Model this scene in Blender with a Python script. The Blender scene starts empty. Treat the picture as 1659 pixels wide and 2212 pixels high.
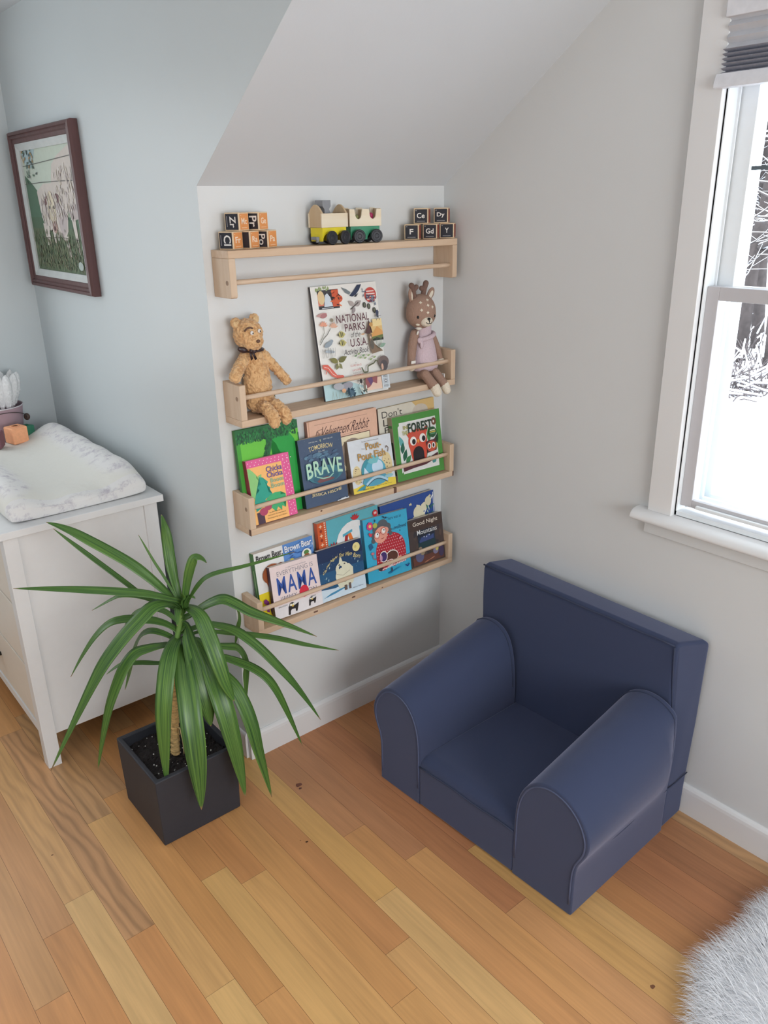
import bpy, bmesh, math, random
from mathutils import Vector, Matrix, Euler
C = bpy.context.scene.collection
PI = math.pi
# ------------------------------------------------------------------ camera
def cam_matrix(loc, yaw, tilt, roll):
    return Matrix.Translation(loc) @ Matrix.Rotation(yaw, 4, 'Z') @ Matrix.Rotation(tilt, 4, 'X') @ Matrix.Rotation(roll, 4, 'Z')
cd = bpy.data.cameras.new('camera'); cam = bpy.data.objects.new('camera', cd); C.objects.link(cam)
cam.matrix_world = cam_matrix((-0.95584, -1.8288, 1.58776), -0.689096945, 1.20075350, -0.0170483915)
cd.sensor_fit = 'VERTICAL'; cd.sensor_height = 36.0; cd.lens = 36.0 * 1724.69 / 2212.0
cd.clip_start = 0.02; cd.clip_end = 200
bpy.context.scene.camera = cam
# ------------------------------------------------------------------ light
sc = bpy.context.scene
sc.view_settings.view_transform = 'Standard'; sc.view_settings.look = 'None'
sc.view_settings.gamma = 1.0; sc.view_settings.use_curve_mapping = False
sc.view_settings.exposure = 0.14
w = bpy.data.worlds.new('overcast_sky'); sc.world = w; w.use_nodes = True
wn = w.node_tree; bg = wn.nodes['Background']
tc = wn.nodes.new('ShaderNodeTexCoord'); sp = wn.nodes.new('ShaderNodeSeparateXYZ'); rp = wn.nodes.new('ShaderNodeValToRGB')
wn.links.new(tc.outputs['Generated'], sp.inputs[0]); wn.links.new(sp.outputs['Z'], rp.inputs[0]); wn.links.new(rp.outputs[0], bg.inputs[0])
rp.color_ramp.elements[0].color = (0.80, 0.86, 0.95, 1); rp.color_ramp.elements[1].color = (0.93, 0.96, 1.0, 1)
bg.inputs[1].default_value = 6.5
def area(name, loc, rot, sx, sy, power, col, portal=False):
    l = bpy.data.lights.new(name, 'AREA'); l.shape = 'RECTANGLE'; l.size = sx; l.size_y = sy; l.energy = power; l.color = col
    if portal: l.cycles.is_portal = True
    o = bpy.data.objects.new(name, l); o.location = loc; o.rotation_euler = rot; C.objects.link(o); return o
area('window_portal', (0.96, -1.28, 1.40), (0, PI/2, 0), 1.1, 0.9, 1, (1, 1, 1), True)
area('dormer_window_daylight', (-0.95, 1.27, 1.45), (-PI/2, 0, 0), 1.0, 1.0, 8.5, (0.90, 0.96, 1.0))
area('left_window_daylight', (-3.10, -1.6, 1.35), (0, -PI/2, 0), 1.2, 1.3, 9, (0.93, 0.97, 1.0))
area('room_fill_light', (-0.5, -3.9, 1.45), (PI/2, 0, 0), 1.8, 1.3, 58, (0.95, 0.98, 1.0))  # added unseen fill for the shelf wall and slope; the front wall has no window
# ------------------------------------------------------------------ helpers
def lin(c):
    return tuple((x/12.92 if x <= 0.04045 else ((x+0.055)/1.055)**2.4) for x in [v/255.0 for v in c])
MC = {}
def mat(name, rgb, rough=0.6, var=0.06, scale=40.0, bump=0.0, bscale=200.0, metal=0.0, sheen=0.0, spec=0.5, stretch=None, coat=0.0):
    key = (name,)
    if key in MC: return MC[key]
    m = bpy.data.materials.new(name); m.use_nodes = True; nt = m.node_tree; b = nt.nodes['Principled BSDF']
    tc = nt.nodes.new('ShaderNodeTexCoord'); n = nt.nodes.new('ShaderNodeTexNoise'); n.inputs['Scale'].default_value = scale; n.inputs['Detail'].default_value = 3
    src = tc.outputs['Object']
    if stretch:
        mp = nt.nodes.new('ShaderNodeMapping'); mp.inputs['Scale'].default_value = stretch; nt.links.new(src, mp.inputs[0]); src = mp.outputs[0]
    nt.links.new(src, n.inputs['Vector'])
    r = nt.nodes.new('ShaderNodeValToRGB'); c = lin(rgb)
    r.color_ramp.elements[0].position = 0.3; r.color_ramp.elements[1].position = 0.7
    r.color_ramp.elements[0].color = tuple(max(0, x*(1-var)) for x in c)+(1,); r.color_ramp.elements[1].color = tuple(min(1, x*(1+var)) for x in c)+(1,)
    nt.links.new(n.outputs[0], r.inputs[0]); nt.links.new(r.outputs[0], b.inputs['Base Color'])
    b.inputs['Roughness'].default_value = rough; b.inputs['Metallic'].default_value = metal; b.inputs['Specular IOR Level'].default_value = spec
    b.inputs['Coat Weight'].default_value = coat
    if sheen: b.inputs['Sheen Weight'].default_value = sheen; b.inputs['Sheen Roughness'].default_value = 0.4
    if bump:
        n2 = nt.nodes.new('ShaderNodeTexNoise'); n2.inputs['Scale'].default_value = bscale; n2.inputs['Detail'].default_value = 4
        nt.links.new(src, n2.inputs['Vector']); bp = nt.nodes.new('ShaderNodeBump'); bp.inputs['Strength'].default_value = bump; bp.inputs['Distance'].default_value = 0.002
        nt.links.new(n2.outputs[0], bp.inputs['Height']); nt.links.new(bp.outputs[0], b.inputs['Normal'])
    MC[key] = m; return m
def ink(rgb, rough=0.45):
    return mat('print_%02x%02x%02x' % tuple(rgb), rgb, rough, 0.03, 60)
def wood(name, rgb, axis='X', dark=0.75, rough=0.6, sc_=1.0):
    if name in MC: return MC[name]
    m = bpy.data.materials.new(name); m.use_nodes = True; nt = m.node_tree; b = nt.nodes['Principled BSDF']
    tc = nt.nodes.new('ShaderNodeTexCoord'); mp = nt.nodes.new('ShaderNodeMapping')
    s = {'X': (1.5, 22, 22), 'Y': (22, 1.5, 22), 'Z': (22, 22, 1.5)}[axis]; mp.inputs['Scale'].default_value = tuple(v*sc_ for v in s)
    nt.links.new(tc.outputs['Object'], mp.inputs[0])
    n = nt.nodes.new('ShaderNodeTexNoise'); n.inputs['Scale'].default_value = 3.0; n.inputs['Detail'].default_value = 6; n.inputs['Distortion'].default_value = 0.6
    nt.links.new(mp.outputs[0], n.inputs['Vector'])
    r = nt.nodes.new('ShaderNodeValToRGB'); c = lin(rgb)
    r.color_ramp.elements[0].position = 0.32; r.color_ramp.elements[1].position = 0.68
    r.color_ramp.elements[0].color = (c[0]*dark, c[1]*dark*0.93, c[2]*dark*0.85, 1); r.color_ramp.elements[1].color = c+(1,)
    nt.links.new(n.outputs[0], r.inputs[0]); nt.links.new(r.outputs[0], b.inputs['Base Color']); b.inputs['Roughness'].default_value = rough
    bp = nt.nodes.new('ShaderNodeBump'); bp.inputs['Strength'].default_value = 0.12; bp.inputs['Distance'].default_value = 0.001
    nt.links.new(n.outputs[0], bp.inputs['Height']); nt.links.new(bp.outputs[0], b.inputs['Normal'])
    MC[name] = m; return m
def B(): return bmesh.new()
def setmi(faces, mi):
    for f in faces: f.material_index = mi
def box(bm, lo, hi, mi=0, M=None):
    x0, y0, z0 = lo; x1, y1, z1 = hi
    co = [(x0,y0,z0),(x1,y0,z0),(x1,y1,z0),(x0,y1,z0),(x0,y0,z1),(x1,y0,z1),(x1,y1,z1),(x0,y1,z1)]
    v = [bm.verts.new(M @ Vector(c) if M else c) for c in co]
    fs = [bm.faces.new([v[i] for i in q]) for q in [(0,3,2,1),(4,5,6,7),(0,1,5,4),(1,2,6,5),(2,3,7,6),(3,0,4,7)]]
    setmi(fs, mi); return fs
def prism(bm, pts, fn, d0, d1, mi=0, capmi=None):
    """pts 2-D outline; fn(a, b, d) -> 3-D; extruded from d0 to d1"""
    a = [bm.verts.new(fn(p[0], p[1], d0)) for p in pts]; b = [bm.verts.new(fn(p[0], p[1], d1)) for p in pts]
    n = len(pts); fs = []
    for i in range(n):
        j = (i+1) % n; fs.append(bm.faces.new([a[i], a[j], b[j], b[i]]))
    c1 = bm.faces.new(a[::-1]); c2 = bm.faces.new(b); setmi(fs, mi); setmi([c1, c2], mi if capmi is None else capmi)
    return fs+[c1, c2]
def ring_frames(path):
    T = []
    for i in range(len(path)):
        a = path[max(0, i-1)]; b = path[min(len(path)-1, i+1)]; T.append((Vector(b)-Vector(a)).normalized())
    up = Vector((0, 0, 1)) if abs(T[0].z) < 0.9 else Vector((1, 0, 0)); fr = []
    x = T[0].cross(up).normalized()
    for t in T:
        x = (x - t*x.dot(t)).normalized(); fr.append((x, t.cross(x).normalized()))
    return fr
def tube(bm, path, r, n=10, mi=0, caps=True, closed=False):
    path = [Vector(p) for p in path]; fr = ring_frames(path)
    rr = r if isinstance(r, (list, tuple)) else [r]*len(path); rings = []
    for p, (x, y), q in zip(path, fr, rr):
        rings.append([bm.verts.new(p + x*math.cos(2*PI*k/n)*q + y*math.sin(2*PI*k/n)*q) for k in range(n)])
    fs = []
    for i in range(len(rings)-1 + (1 if closed else 0)):
        a = rings[i]; b = rings[(i+1) % len(rings)]
        for k in range(n): fs.append(bm.faces.new([a[k], a[(k+1) % n], b[(k+1) % n], b[k]]))
    if caps and not closed: fs.append(bm.faces.new(rings[0][::-1])); fs.append(bm.faces.new(rings[-1]))
    setmi(fs, mi); return fs
def lathe(bm, prof, cx=0, cy=0, n=28, mi=0, M=None):
    rings = []
    for (r, z) in prof:
        rings.append([bm.verts.new((M or Matrix()) @ Vector((cx+r*math.cos(2*PI*k/n), cy+r*math.sin(2*PI*k/n), z))) for k in range(n)])
    fs = []
    for a, b in zip(rings, rings[1:]):
        for k in range(n): fs.append(bm.faces.new([a[k], a[(k+1) % n], b[(k+1) % n], b[k]]))
    if prof[0][0] > 1e-5: fs.append(bm.faces.new(rings[0][::-1]))
    if prof[-1][0] > 1e-5: fs.append(bm.faces.new(rings[-1]))
    setmi(fs, mi); return fs
def ell(bm, c, r, mi=0, M=None, seg=20):
    T = Matrix.Translation(c) @ (M or Matrix()) @ Matrix.Diagonal((r[0], r[1], r[2], 1))
    g = bmesh.ops.create_uvsphere(bm, u_segments=seg, v_segments=max(8, seg*2//3), radius=1, matrix=T)
    fs = set()
    for v in g['verts']:
        for f in v.link_faces: fs.add(f)
    setmi(fs, mi); return fs
def put(name, bm, mats, parent=None, smooth=False, bevel=0.0, seg=2, world=True, angle=None):
    """link bm as ONE mesh object; coordinates are world ones unless world=False"""
    if parent is not None and world:
        inv = parent.get('_m'); inv = Matrix([inv[i*4:i*4+4] for i in range(4)]).inverted() if inv else Matrix.Translation(-parent.location)
        bm.transform(inv)
    bmesh.ops.recalc_face_normals(bm, faces=bm.faces) if not smooth == 'keep' else None
    me = bpy.data.meshes.new(name); bm.to_mesh(me); bm.free()
    for m in (mats if isinstance(mats, (list, tuple)) else [mats]): me.materials.append(m)
    if smooth:
        for p in me.polygons: p.use_smooth = True
    o = bpy.data.objects.new(name, me); C.objects.link(o)
    if parent is not None: o.parent = parent
    if bevel > 0:
        md = o.modifiers.new('bevel', 'BEVEL'); md.width = bevel; md.segments = seg; md.limit_method = 'ANGLE'; md.angle_limit = math.radians(35)
        if smooth is not False: pass
        for p in me.polygons: p.use_smooth = True
        wn_ = o.modifiers.new('wn', 'WEIGHTED_NORMAL'); wn_.keep_sharp = False
    return o
def tag(o, label=None, cat=None, group=None, kind=None):
    if label: o['label'] = label
    if cat: o['category'] = cat
    if group: o['group'] = group
    if kind: o['kind'] = kind
    return o
def thing(name, label, cat, loc=(0,0,0), rot=None, group=None):
    o = bpy.data.objects.new(name, None); C.objects.link(o); o.empty_display_size = 0.05
    M = Matrix.Translation(loc) @ (rot if rot else Matrix()); o.matrix_world = M; o.location = M.to_translation(); o.rotation_euler = M.to_euler()
    return tag(o, label, cat, group)
def struct(name, bm, m, parent=None, **k):
    o = put(name, bm, m, parent, **k); o['kind'] = 'structure' if parent is None else o.get('kind', 'structure')
    return o
def W(o):
    M = Euler(o.rotation_euler).to_matrix().to_4x4(); M.translation = o.location; return M
# world matrix aware put
def putw(name, bm, mats, parent, **k):
    bm.transform(W(parent).inverted()); return put(name, bm, mats, parent, world=False, **k)
# ------------------------------------------------------------------ materials
def paint(name, rgb, rough=0.55, bump=0.05):
    return mat(name, rgb, rough, 0.012, 3.0, bump, 260.0)
M_white = paint('white_wall_paint', (214, 216, 216)); M_slope = paint('white_ceiling_paint', (206, 211, 216))
M_grey = paint('pale_grey_green_wall_paint', (200, 207, 209), 0.40); M_trim = paint('white_gloss_trim', (226, 226, 226), 0.35, 0.02)
M_sash = mat('sash_paint', (196, 194, 197), 0.4, 0.01); M_vinyl = mat('white_vinyl', (232, 236, 238), 0.35, 0.01); M_back = paint('room_wall_paint', (208, 209, 210))
# ------------------------------------------------------------------ floor
def floor_mat():
    m = bpy.data.materials.new('oak_strip_floor'); m.use_nodes = True; nt = m.node_tree; b = nt.nodes['Principled BSDF']
    at = nt.nodes.new('ShaderNodeAttribute'); at.attribute_name = 'tone'
    at2 = nt.nodes.new('ShaderNodeAttribute'); at2.attribute_name = 'grain'     # r offset, g cathedral amount
    s2 = nt.nodes.new('ShaderNodeSeparateColor'); nt.links.new(at2.outputs['Color'], s2.inputs[0])
    tc = nt.nodes.new('ShaderNodeTexCoord')
    cb = nt.nodes.new('ShaderNodeCombineXYZ'); mu = nt.nodes.new('ShaderNodeMath'); mu.operation = 'MULTIPLY'; mu.inputs[1].default_value = 37.0
    nt.links.new(s2.outputs[0], mu.inputs[0]); nt.links.new(mu.outputs[0], cb.inputs[0]); nt.links.new(mu.outputs[0], cb.inputs[1])
    va = nt.nodes.new('ShaderNodeVectorMath'); va.operation = 'ADD'; nt.links.new(tc.outputs['Object'], va.inputs[0]); nt.links.new(cb.outputs[0], va.inputs[1])
    mp = nt.nodes.new('ShaderNodeMapping'); mp.inputs['Scale'].default_value = (60, 2.2, 1); nt.links.new(va.outputs[0], mp.inputs[0])
    n = nt.nodes.new('ShaderNodeTexNoise'); n.inputs['Scale'].default_value = 2.2; n.inputs['Detail'].default_value = 6; nt.links.new(mp.outputs[0], n.inputs['Vector'])
    mp2 = nt.nodes.new('ShaderNodeMapping'); mp2.inputs['Scale'].default_value = (8, 2.0, 1); nt.links.new(va.outputs[0], mp2.inputs[0])
    wv = nt.nodes.new('ShaderNodeTexWave'); wv.wave_type = 'RINGS'; wv.rings_direction = 'Z'; wv.inputs['Scale'].default_value = 1.6; wv.inputs['Distortion'].default_value = 9.0; wv.inputs['Detail'].default_value = 2; wv.inputs['Detail Scale'].default_value = 1.0
    nt.links.new(mp2.outputs[0], wv.inputs['Vector'])
    mp3 = nt.nodes.new('ShaderNodeMapping'); mp3.inputs['Scale'].default_value = (12, 1.4, 1); nt.links.new(va.outputs[0], mp3.inputs[0])
    n3 = nt.nodes.new('ShaderNodeTexNoise'); n3.inputs['Scale'].default_value = 2.0; n3.inputs['Detail'].default_value = 2; nt.links.new(mp3.outputs[0], n3.inputs['Vector'])
    # grain value = 1 - a*noise - b*wave*cathedral
    def mth(op, a, bb):
        k = nt.nodes.new('ShaderNodeMath'); k.operation = op
        for i, v in enumerate((a, bb)):
            if isinstance(v, (int, float)): k.inputs[i].default_value = v
            else: nt.links.new(v, k.inputs[i])
        return k.outputs[0]
    g1 = mth('MULTIPLY', mth('SUBTRACT', n.outputs[0], 0.5), 0.36)
    g3 = mth('MULTIPLY', mth('SUBTRACT', n3.outputs[0], 0.5), 0.40)
    pw = mth('POWER', wv.outputs[0], 2.0)
    g2 = mth('MULTIPLY', mth('MULTIPLY', pw, s2.outputs[1]), -0.29)
    v = mth('ADD', mth('ADD', mth('ADD', 1.0, g1), g2), g3)
    mx = nt.nodes.new('ShaderNodeVectorMath'); mx.operation = 'SCALE'; nt.links.new(at.outputs['Color'], mx.inputs[0]); nt.links.new(v, mx.inputs['Scale'])
    gm = nt.nodes.new('ShaderNodeHueSaturation'); nt.links.new(mx.outputs[0], gm.inputs['Color']); gm.inputs['Saturation'].default_value = 1.0
    nt.links.new(gm.outputs[0], b.inputs['Base Color']); b.inputs['Roughness'].default_value = 0.38; b.inputs['Specular IOR Level'].default_value = 0.4
    bp = nt.nodes.new('ShaderNodeBump'); bp.inputs['Strength'].default_value = 0.08; bp.inputs['Distance'].default_value = 0.001
    nt.links.new(n.outputs[0], bp.inputs['Height']); nt.links.new(bp.outputs[0], b.inputs['Normal'])
    return m
rng = random.Random(11)
PW = 0.0725; X00 = -0.633
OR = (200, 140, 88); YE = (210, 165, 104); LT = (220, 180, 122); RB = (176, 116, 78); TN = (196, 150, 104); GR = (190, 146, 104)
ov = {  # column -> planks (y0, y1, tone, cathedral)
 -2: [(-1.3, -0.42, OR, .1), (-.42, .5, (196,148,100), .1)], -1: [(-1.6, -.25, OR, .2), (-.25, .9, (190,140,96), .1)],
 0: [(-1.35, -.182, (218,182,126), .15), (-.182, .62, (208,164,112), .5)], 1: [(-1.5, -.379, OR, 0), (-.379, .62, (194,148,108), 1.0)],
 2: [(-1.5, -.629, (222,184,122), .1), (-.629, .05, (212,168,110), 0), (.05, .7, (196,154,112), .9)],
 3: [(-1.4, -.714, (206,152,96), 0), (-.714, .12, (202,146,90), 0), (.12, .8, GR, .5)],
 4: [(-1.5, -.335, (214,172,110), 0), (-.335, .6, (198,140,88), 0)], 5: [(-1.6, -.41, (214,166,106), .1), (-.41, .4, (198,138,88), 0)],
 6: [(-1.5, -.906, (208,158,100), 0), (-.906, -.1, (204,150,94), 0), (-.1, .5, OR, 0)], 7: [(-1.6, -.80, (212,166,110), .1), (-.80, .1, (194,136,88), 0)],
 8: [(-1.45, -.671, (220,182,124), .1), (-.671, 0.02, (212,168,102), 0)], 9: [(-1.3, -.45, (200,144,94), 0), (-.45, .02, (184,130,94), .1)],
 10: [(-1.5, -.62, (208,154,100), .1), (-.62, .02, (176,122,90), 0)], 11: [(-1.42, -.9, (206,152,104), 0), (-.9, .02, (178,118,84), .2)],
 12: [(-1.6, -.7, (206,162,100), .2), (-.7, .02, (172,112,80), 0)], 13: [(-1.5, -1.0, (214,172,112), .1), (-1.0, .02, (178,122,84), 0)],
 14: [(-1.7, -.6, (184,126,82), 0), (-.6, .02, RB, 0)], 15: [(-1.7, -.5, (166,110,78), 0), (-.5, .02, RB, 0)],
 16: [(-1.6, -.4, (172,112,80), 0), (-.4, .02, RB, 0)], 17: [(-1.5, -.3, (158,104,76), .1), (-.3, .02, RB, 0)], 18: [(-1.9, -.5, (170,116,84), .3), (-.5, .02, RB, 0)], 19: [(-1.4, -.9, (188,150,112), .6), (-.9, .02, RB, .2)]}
fb = B(); col = fb.loops.layers.float_color.new('tone'); grn = fb.loops.layers.float_color.new('grain')
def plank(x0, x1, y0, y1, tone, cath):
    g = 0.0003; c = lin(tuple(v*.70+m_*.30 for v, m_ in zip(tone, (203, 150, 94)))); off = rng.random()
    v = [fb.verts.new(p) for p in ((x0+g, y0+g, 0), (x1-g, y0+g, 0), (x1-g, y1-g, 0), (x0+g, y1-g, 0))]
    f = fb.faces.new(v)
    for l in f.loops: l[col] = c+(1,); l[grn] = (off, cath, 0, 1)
pal = [OR, YE, LT, RB, TN, GR, OR, TN, (204,150,98)]
for i in range(-36, 20):
    x0 = X00+i*PW; x1 = x0+PW
    if x1 > 0.84: continue
    L = list(ov.get(i, []))
    y = min([p[0] for p in L]) if L else None
    yt = max([p[1] for p in L]) if L else None
    if y is None:
        y = rng.uniform(-1.5, -0.5); yt = y
    a = y
    while a > -4.0:
        ln = rng.uniform(0.35, 1.1); L.append((max(-4.02, a-ln), a, rng.choice(pal), rng.choice([0, 0, .1, .5]))); a -= ln
    a = yt; top = 1.36 if x1 < 0.02 else 0.02
    while a < top:
        ln = rng.uniform(0.35, 1.1); L.append((a, min(top, a+ln), rng.choice(pal), rng.choice([0, 0, .1, .5]))); a += ln
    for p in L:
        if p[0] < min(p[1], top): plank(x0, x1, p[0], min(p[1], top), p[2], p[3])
for p in box(fb, (-3.25, -4.05, -0.05), (0.84, 1.36, -0.0008)):
    for l in p.loops: l[col] = (0.05, 0.025, 0.012, 1); l[grn] = (0, 0, 0, 1)
# knots in the strips
for (kx, ky, kr, kt) in ((-.065, -.40, .004, (96,60,36)), (.045, -.20, .010, (110,62,44)), (.040, -.215, .005, (96,52,38)), (-.075, -.385, .002, (120,84,50)), (-.6, .0, .003, (110,70,44)), (.262, -1.235, .006, (120,76,46))):
    vs = [fb.verts.new((kx+kr*math.cos(t*PI/5), ky+kr*0.7*math.sin(t*PI/5)*(1.4 if t % 3 == 0 else 1), 0.0003)) for t in range(10)]
    f = fb.faces.new(vs)
    for l in f.loops: l[col] = lin(kt)+(1,); l[grn] = (0, 0, 0, 1)
fo = struct('floor', fb, floor_mat())
# ------------------------------------------------------------------ room shell
XW = 0.8; SL = 0.70; ZK = 1.63; ZD = 2.168; YD = 1.33; ZC = 2.45; YC = -(ZC-ZK)/SL
b = B(); box(b, (0, 0, 0), (XW+.1, .1, ZK)); struct('wall_back', b, M_white)
b = B(); box(b, (-.0005, 0.0003, 0), (.05, YD+.1, ZD+.1))
yk = -(ZD-ZK)/SL
prism(b, [(0.0003, ZK), (yk, ZD), (0.0003, ZD)], lambda y, z, d: (d, y, z), -.0005, .05); struct('wall_dormer_right', b, M_grey)
b = B(); box(b, (-2.0, YD, 0), (.05, YD+.1, ZD+.1)); struct('wall_dormer', b, M_grey)
b = B(); box(b, (-2.0, 0, 0), (-1.9, YD+.1, ZD+.1)); struct('wall_dormer_left', b, M_grey)
b = B(); box(b, (-3.3, 0, 0), (-2.0, .1, ZK)); struct('wall_back_left', b, M_white)
b = B(); box(b, (-1.9, yk, ZD), (0.0, YD, ZD+.06)); struct('ceiling_dormer', b, M_slope)
def slope(b, x0, x1, y0, y1, t=0.08):
    prism(b, [(y0, ZK-SL*y0), (y1, ZK-SL*y1), (y1, ZK-SL*y1+t), (y0, ZK-SL*y0+t)], lambda y, z, d: (d, y, z), x0, x1)
b = B(); slope(b, 0.0005, XW+.1, 0.0, YC); slope(b, -1.95, 0.0005, yk, YC); slope(b, -3.3, -1.95, 0, YC); struct('ceiling_slope', b, M_slope)
b = B(); box(b, (-3.3, -4.1, ZC), (XW+.1, YC+.02, ZC+.08)); struct('ceiling', b, M_slope)
b = B(); box(b, (-3.3, -4.1, 0), (-3.2, .1, ZC)); struct('wall_left', b, M_back)
b = B(); box(b, (-3.3, -4.1, 0), (XW+.1, -4.0, ZC)); struct('wall_front', b, M_back)
# right wall with the window opening
WY0, WY1, WZ0, WZ1 = -1.70, -0.852, 0.842, 1.935
b = B()
box(b, (XW, WY1, 0), (XW+.16, 0.1, ZC)); box(b, (XW, -4.1, 0), (XW+.16, WY0, ZC)); box(b, (XW, WY0, 0), (XW+.16, WY1, WZ0)); box(b, (XW, WY0, WZ1), (XW+.16, WY1, ZC))
struct('wall_right', b, M_white)
# baseboards (rounded top)
def baseboard(name, fn, d0, d1, h=0.088, t=0.013):
    b = B(); pr = [(0, 0), (t, 0), (t, h*.80), (t*.9, h*.9), (t*.62, h*.965), (t*.25, h), (0, h)]
    prism(b, pr, fn, d0, d1); struct(name, b, M_trim)
baseboard('baseboard_back', lambda a, z, d: (d, -a, z), 0.0, XW)
baseboard('baseboard_right', lambda a, z, d: (XW-a, d, z), -4.0, -0.013)
baseboard('baseboard_dormer_right', lambda a, z, d: (-a*.55-.0005, d, z), 0.004, YD)
baseboard('baseboard_dormer', lambda a, z, d: (d, YD-a, z), -1.9, -.012)
# ------------------------------------------------------------------ window_1
win = bpy.data.objects.new('window_1', None); C.objects.link(win); win.location = (XW, -1.276, WZ0); win['kind'] = 'structure'
CY = -0.783; OY = -0.849
def wpart(name, b, m, **k): return putw(name, b, m, win, **k)
mid = (WY0+WY1)/2
my = lambda y: 2*mid - y
b = B()
prism(b, [(CY, WZ0-.002), (OY, WZ0-.002), (OY, 2.01), (CY, 2.01)], lambda y, z, d: (d, y, z), .783, .80)
wpart('side_casing', b, M_trim, bevel=.002)
b = B(); prism(b, [(my(OY), WZ0), (my(CY), WZ0), (my(CY), 2.01), (my(OY), 2.01)], lambda y, z, d: (d, y, z), .783, .80); wpart('side_casing', b, M_trim, bevel=.002)
b = B(); box(b, (.7835, my(OY)+.0005, 1.94), (.80, OY-.0005, 2.01)); wpart('head_casing', b, M_trim, bevel=.002)
b = B()   # stool with rounded nose
pr = [(.758, .815), (.757, .822), (.760, .830), (.768, .837), (.783, .8405), (.83, .8415), (.83, .813), (.765, .812)]
prism(b, pr, lambda x, z, d: (x, d, z), my(-.748), -.748)
wpart('sill', b, M_trim, bevel=.003)
b = B(); box(b, (.788, my(-.775), .775), (.80, -.775, .812)); wpart('apron', b, M_white, bevel=.002)
b = B()   # jamb liner
J0, J1 = .80, .95
box(b, (J0, OY-.006, WZ0), (J1, OY+.001, WZ1+.005)); box(b, (J0, my(OY)-.001, WZ0), (J1, my(OY)+.006, WZ1+.005))
box(b, (J0, my(OY), WZ0-.003), (J1, OY, WZ0+.012)); box(b, (J0, my(OY), WZ1-.004), (J1, OY, WZ1+.006))
box(b, (.838, OY-.012, WZ0), (.842, OY, WZ1)); box(b, (.872, OY-.016, WZ0), (.884, OY, WZ1)); box(b, (.892, OY-.02, WZ0+.012), (.90, OY, WZ1)); box(b, (.915, OY-.03, WZ0+.012), (.935, OY, WZ1))
box(b, (.892, my(OY), WZ0+.012), (.90, OY-.02, WZ0+.03)); box(b, (.915, my(OY), WZ0+.012), (.935, OY-.03, WZ0+.034))
wpart('jamb', b, M_vinyl, bevel=.001)
b = B(); box(b, (.843, OY-.008, WZ0), (.871, OY-.0065, WZ1)); wpart('sash_track', b, mat('track_grey', (158, 166, 165), .5, .02))
def sash(name, x0, x1, z0, z1, st, rt, rb):
    b = B(); y1 = OY-.006; y0 = my(y1)
    box(b, (x0, y1-st, z0), (x1, y1, z1)); box(b, (x0, y0, z0), (x1, y0+st, z1)); box(b, (x0, y0+st, z1-rt), (x1, y1-st, z1)); box(b, (x0, y0+st, z0), (x1, y1-st, z0+rb))
    s = wpart(name, b, M_sash if x0 < .83 else M_vinyl, bevel=.0015)
    g = B(); box(g, ((x0+x1)/2-.001, y0+st-.004, z0+rb-.004), ((x0+x1)/2+.001, y1-st+.004, z1-rt+.004)); g.transform(W(win).inverted())
    p = put('glass_pane', g, M_glass, s, world=False); return s
m = bpy.data.materials.new('window_glass'); m.use_nodes = True; nt = m.node_tree; nt.nodes.remove(nt.nodes['Principled BSDF'])
tr = nt.nodes.new('ShaderNodeBsdfTransparent'); gl = nt.nodes.new('ShaderNodeBsdfGlossy'); gl.inputs['Roughness'].default_value = 0.02
fr = nt.nodes.new('ShaderNodeFresnel'); fr.inputs[0].default_value = 1.45; mx = nt.nodes.new('ShaderNodeMixShader')
fm = nt.nodes.new('ShaderNodeMath'); fm.operation = 'MULTIPLY'; fm.inputs[1].default_value = 0.6; nt.links.new(fr.outputs[0], fm.inputs[0])
tr.inputs[0].default_value = (0.95, 0.97, 0.97, 1)
nt.links.new(fm.outputs[0], mx.inputs[0]); nt.links.new(tr.outputs[0], mx.inputs[1]); nt.links.new(gl.outputs[0], mx.inputs[2]); nt.links.new(mx.outputs[0], nt.nodes['Material Output'].inputs[0]); M_glass = m
ls = sash('lower_sash', .812, .836, .866, 1.398, .030, .030, .020)
us = sash('upper_sash', .846, .870, 1.372, 1.925, .042, .030, .026)
b = B(); box(b, (.857, my(OY-.006)+.04, 1.640), (.860, OY-.048, 1.648)); box(b, (.857, mid-.004, 1.398), (.860, mid+.004, 1.895)); wpart('muntin_grille', b, mat('grille_grey', (150, 160, 168), .5))
b = B(); box(b, (.802, my(-.90), .868), (.812, -.90, .878)); wpart('lift_rail', b, M_vinyl, bevel=.003)
# pleated shade
sh = thing('pleated_shade', 'grey pleated shade drawn up at the top of the window', 'window shade', (.79, mid, 1.93))
b = B(); box(b, (.772, my(-.842), 1.925), (.80, -.842, 1.965)); putw('head_rail', b, mat('shade_rail_white', (222, 223, 228), .45), sh, bevel=.002)
def pleats(z0, z1, n, depth, xc, y1):
    b = B(); P = []
    for i in range(2*n+1): P.append((xc + (depth if i % 2 else -depth), z0+(z1-z0)*i/(2*n)))
    back = [(x+.002, z) for x, z in P[::-1]]
    prism(b, P+back, lambda x, z, d: (x, d, z), my(y1), y1); return b
putw('pleated_fabric', pleats(1.868, 1.930, 3, .005, .781, -.848), mat('shade_fabric_light', (196, 197, 202), .9, .04), sh)
putw('gathered_pleats', pleats(1.824, 1.868, 5, .0085, .779, -.846), mat('shade_fabric_grey', (168, 170, 182), .9, .10, 300), sh)
b = B(); prism(b, [(.763, 1.797), (.763, 1.806), (.770, 1.824), (.790, 1.824), (.792, 1.797)], lambda x, z, d: (x, d, z), my(-.838), -.838)
putw('bottom_rail', b, mat('shade_rail_white', (222, 223, 228), .45), sh, bevel=.001)
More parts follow.
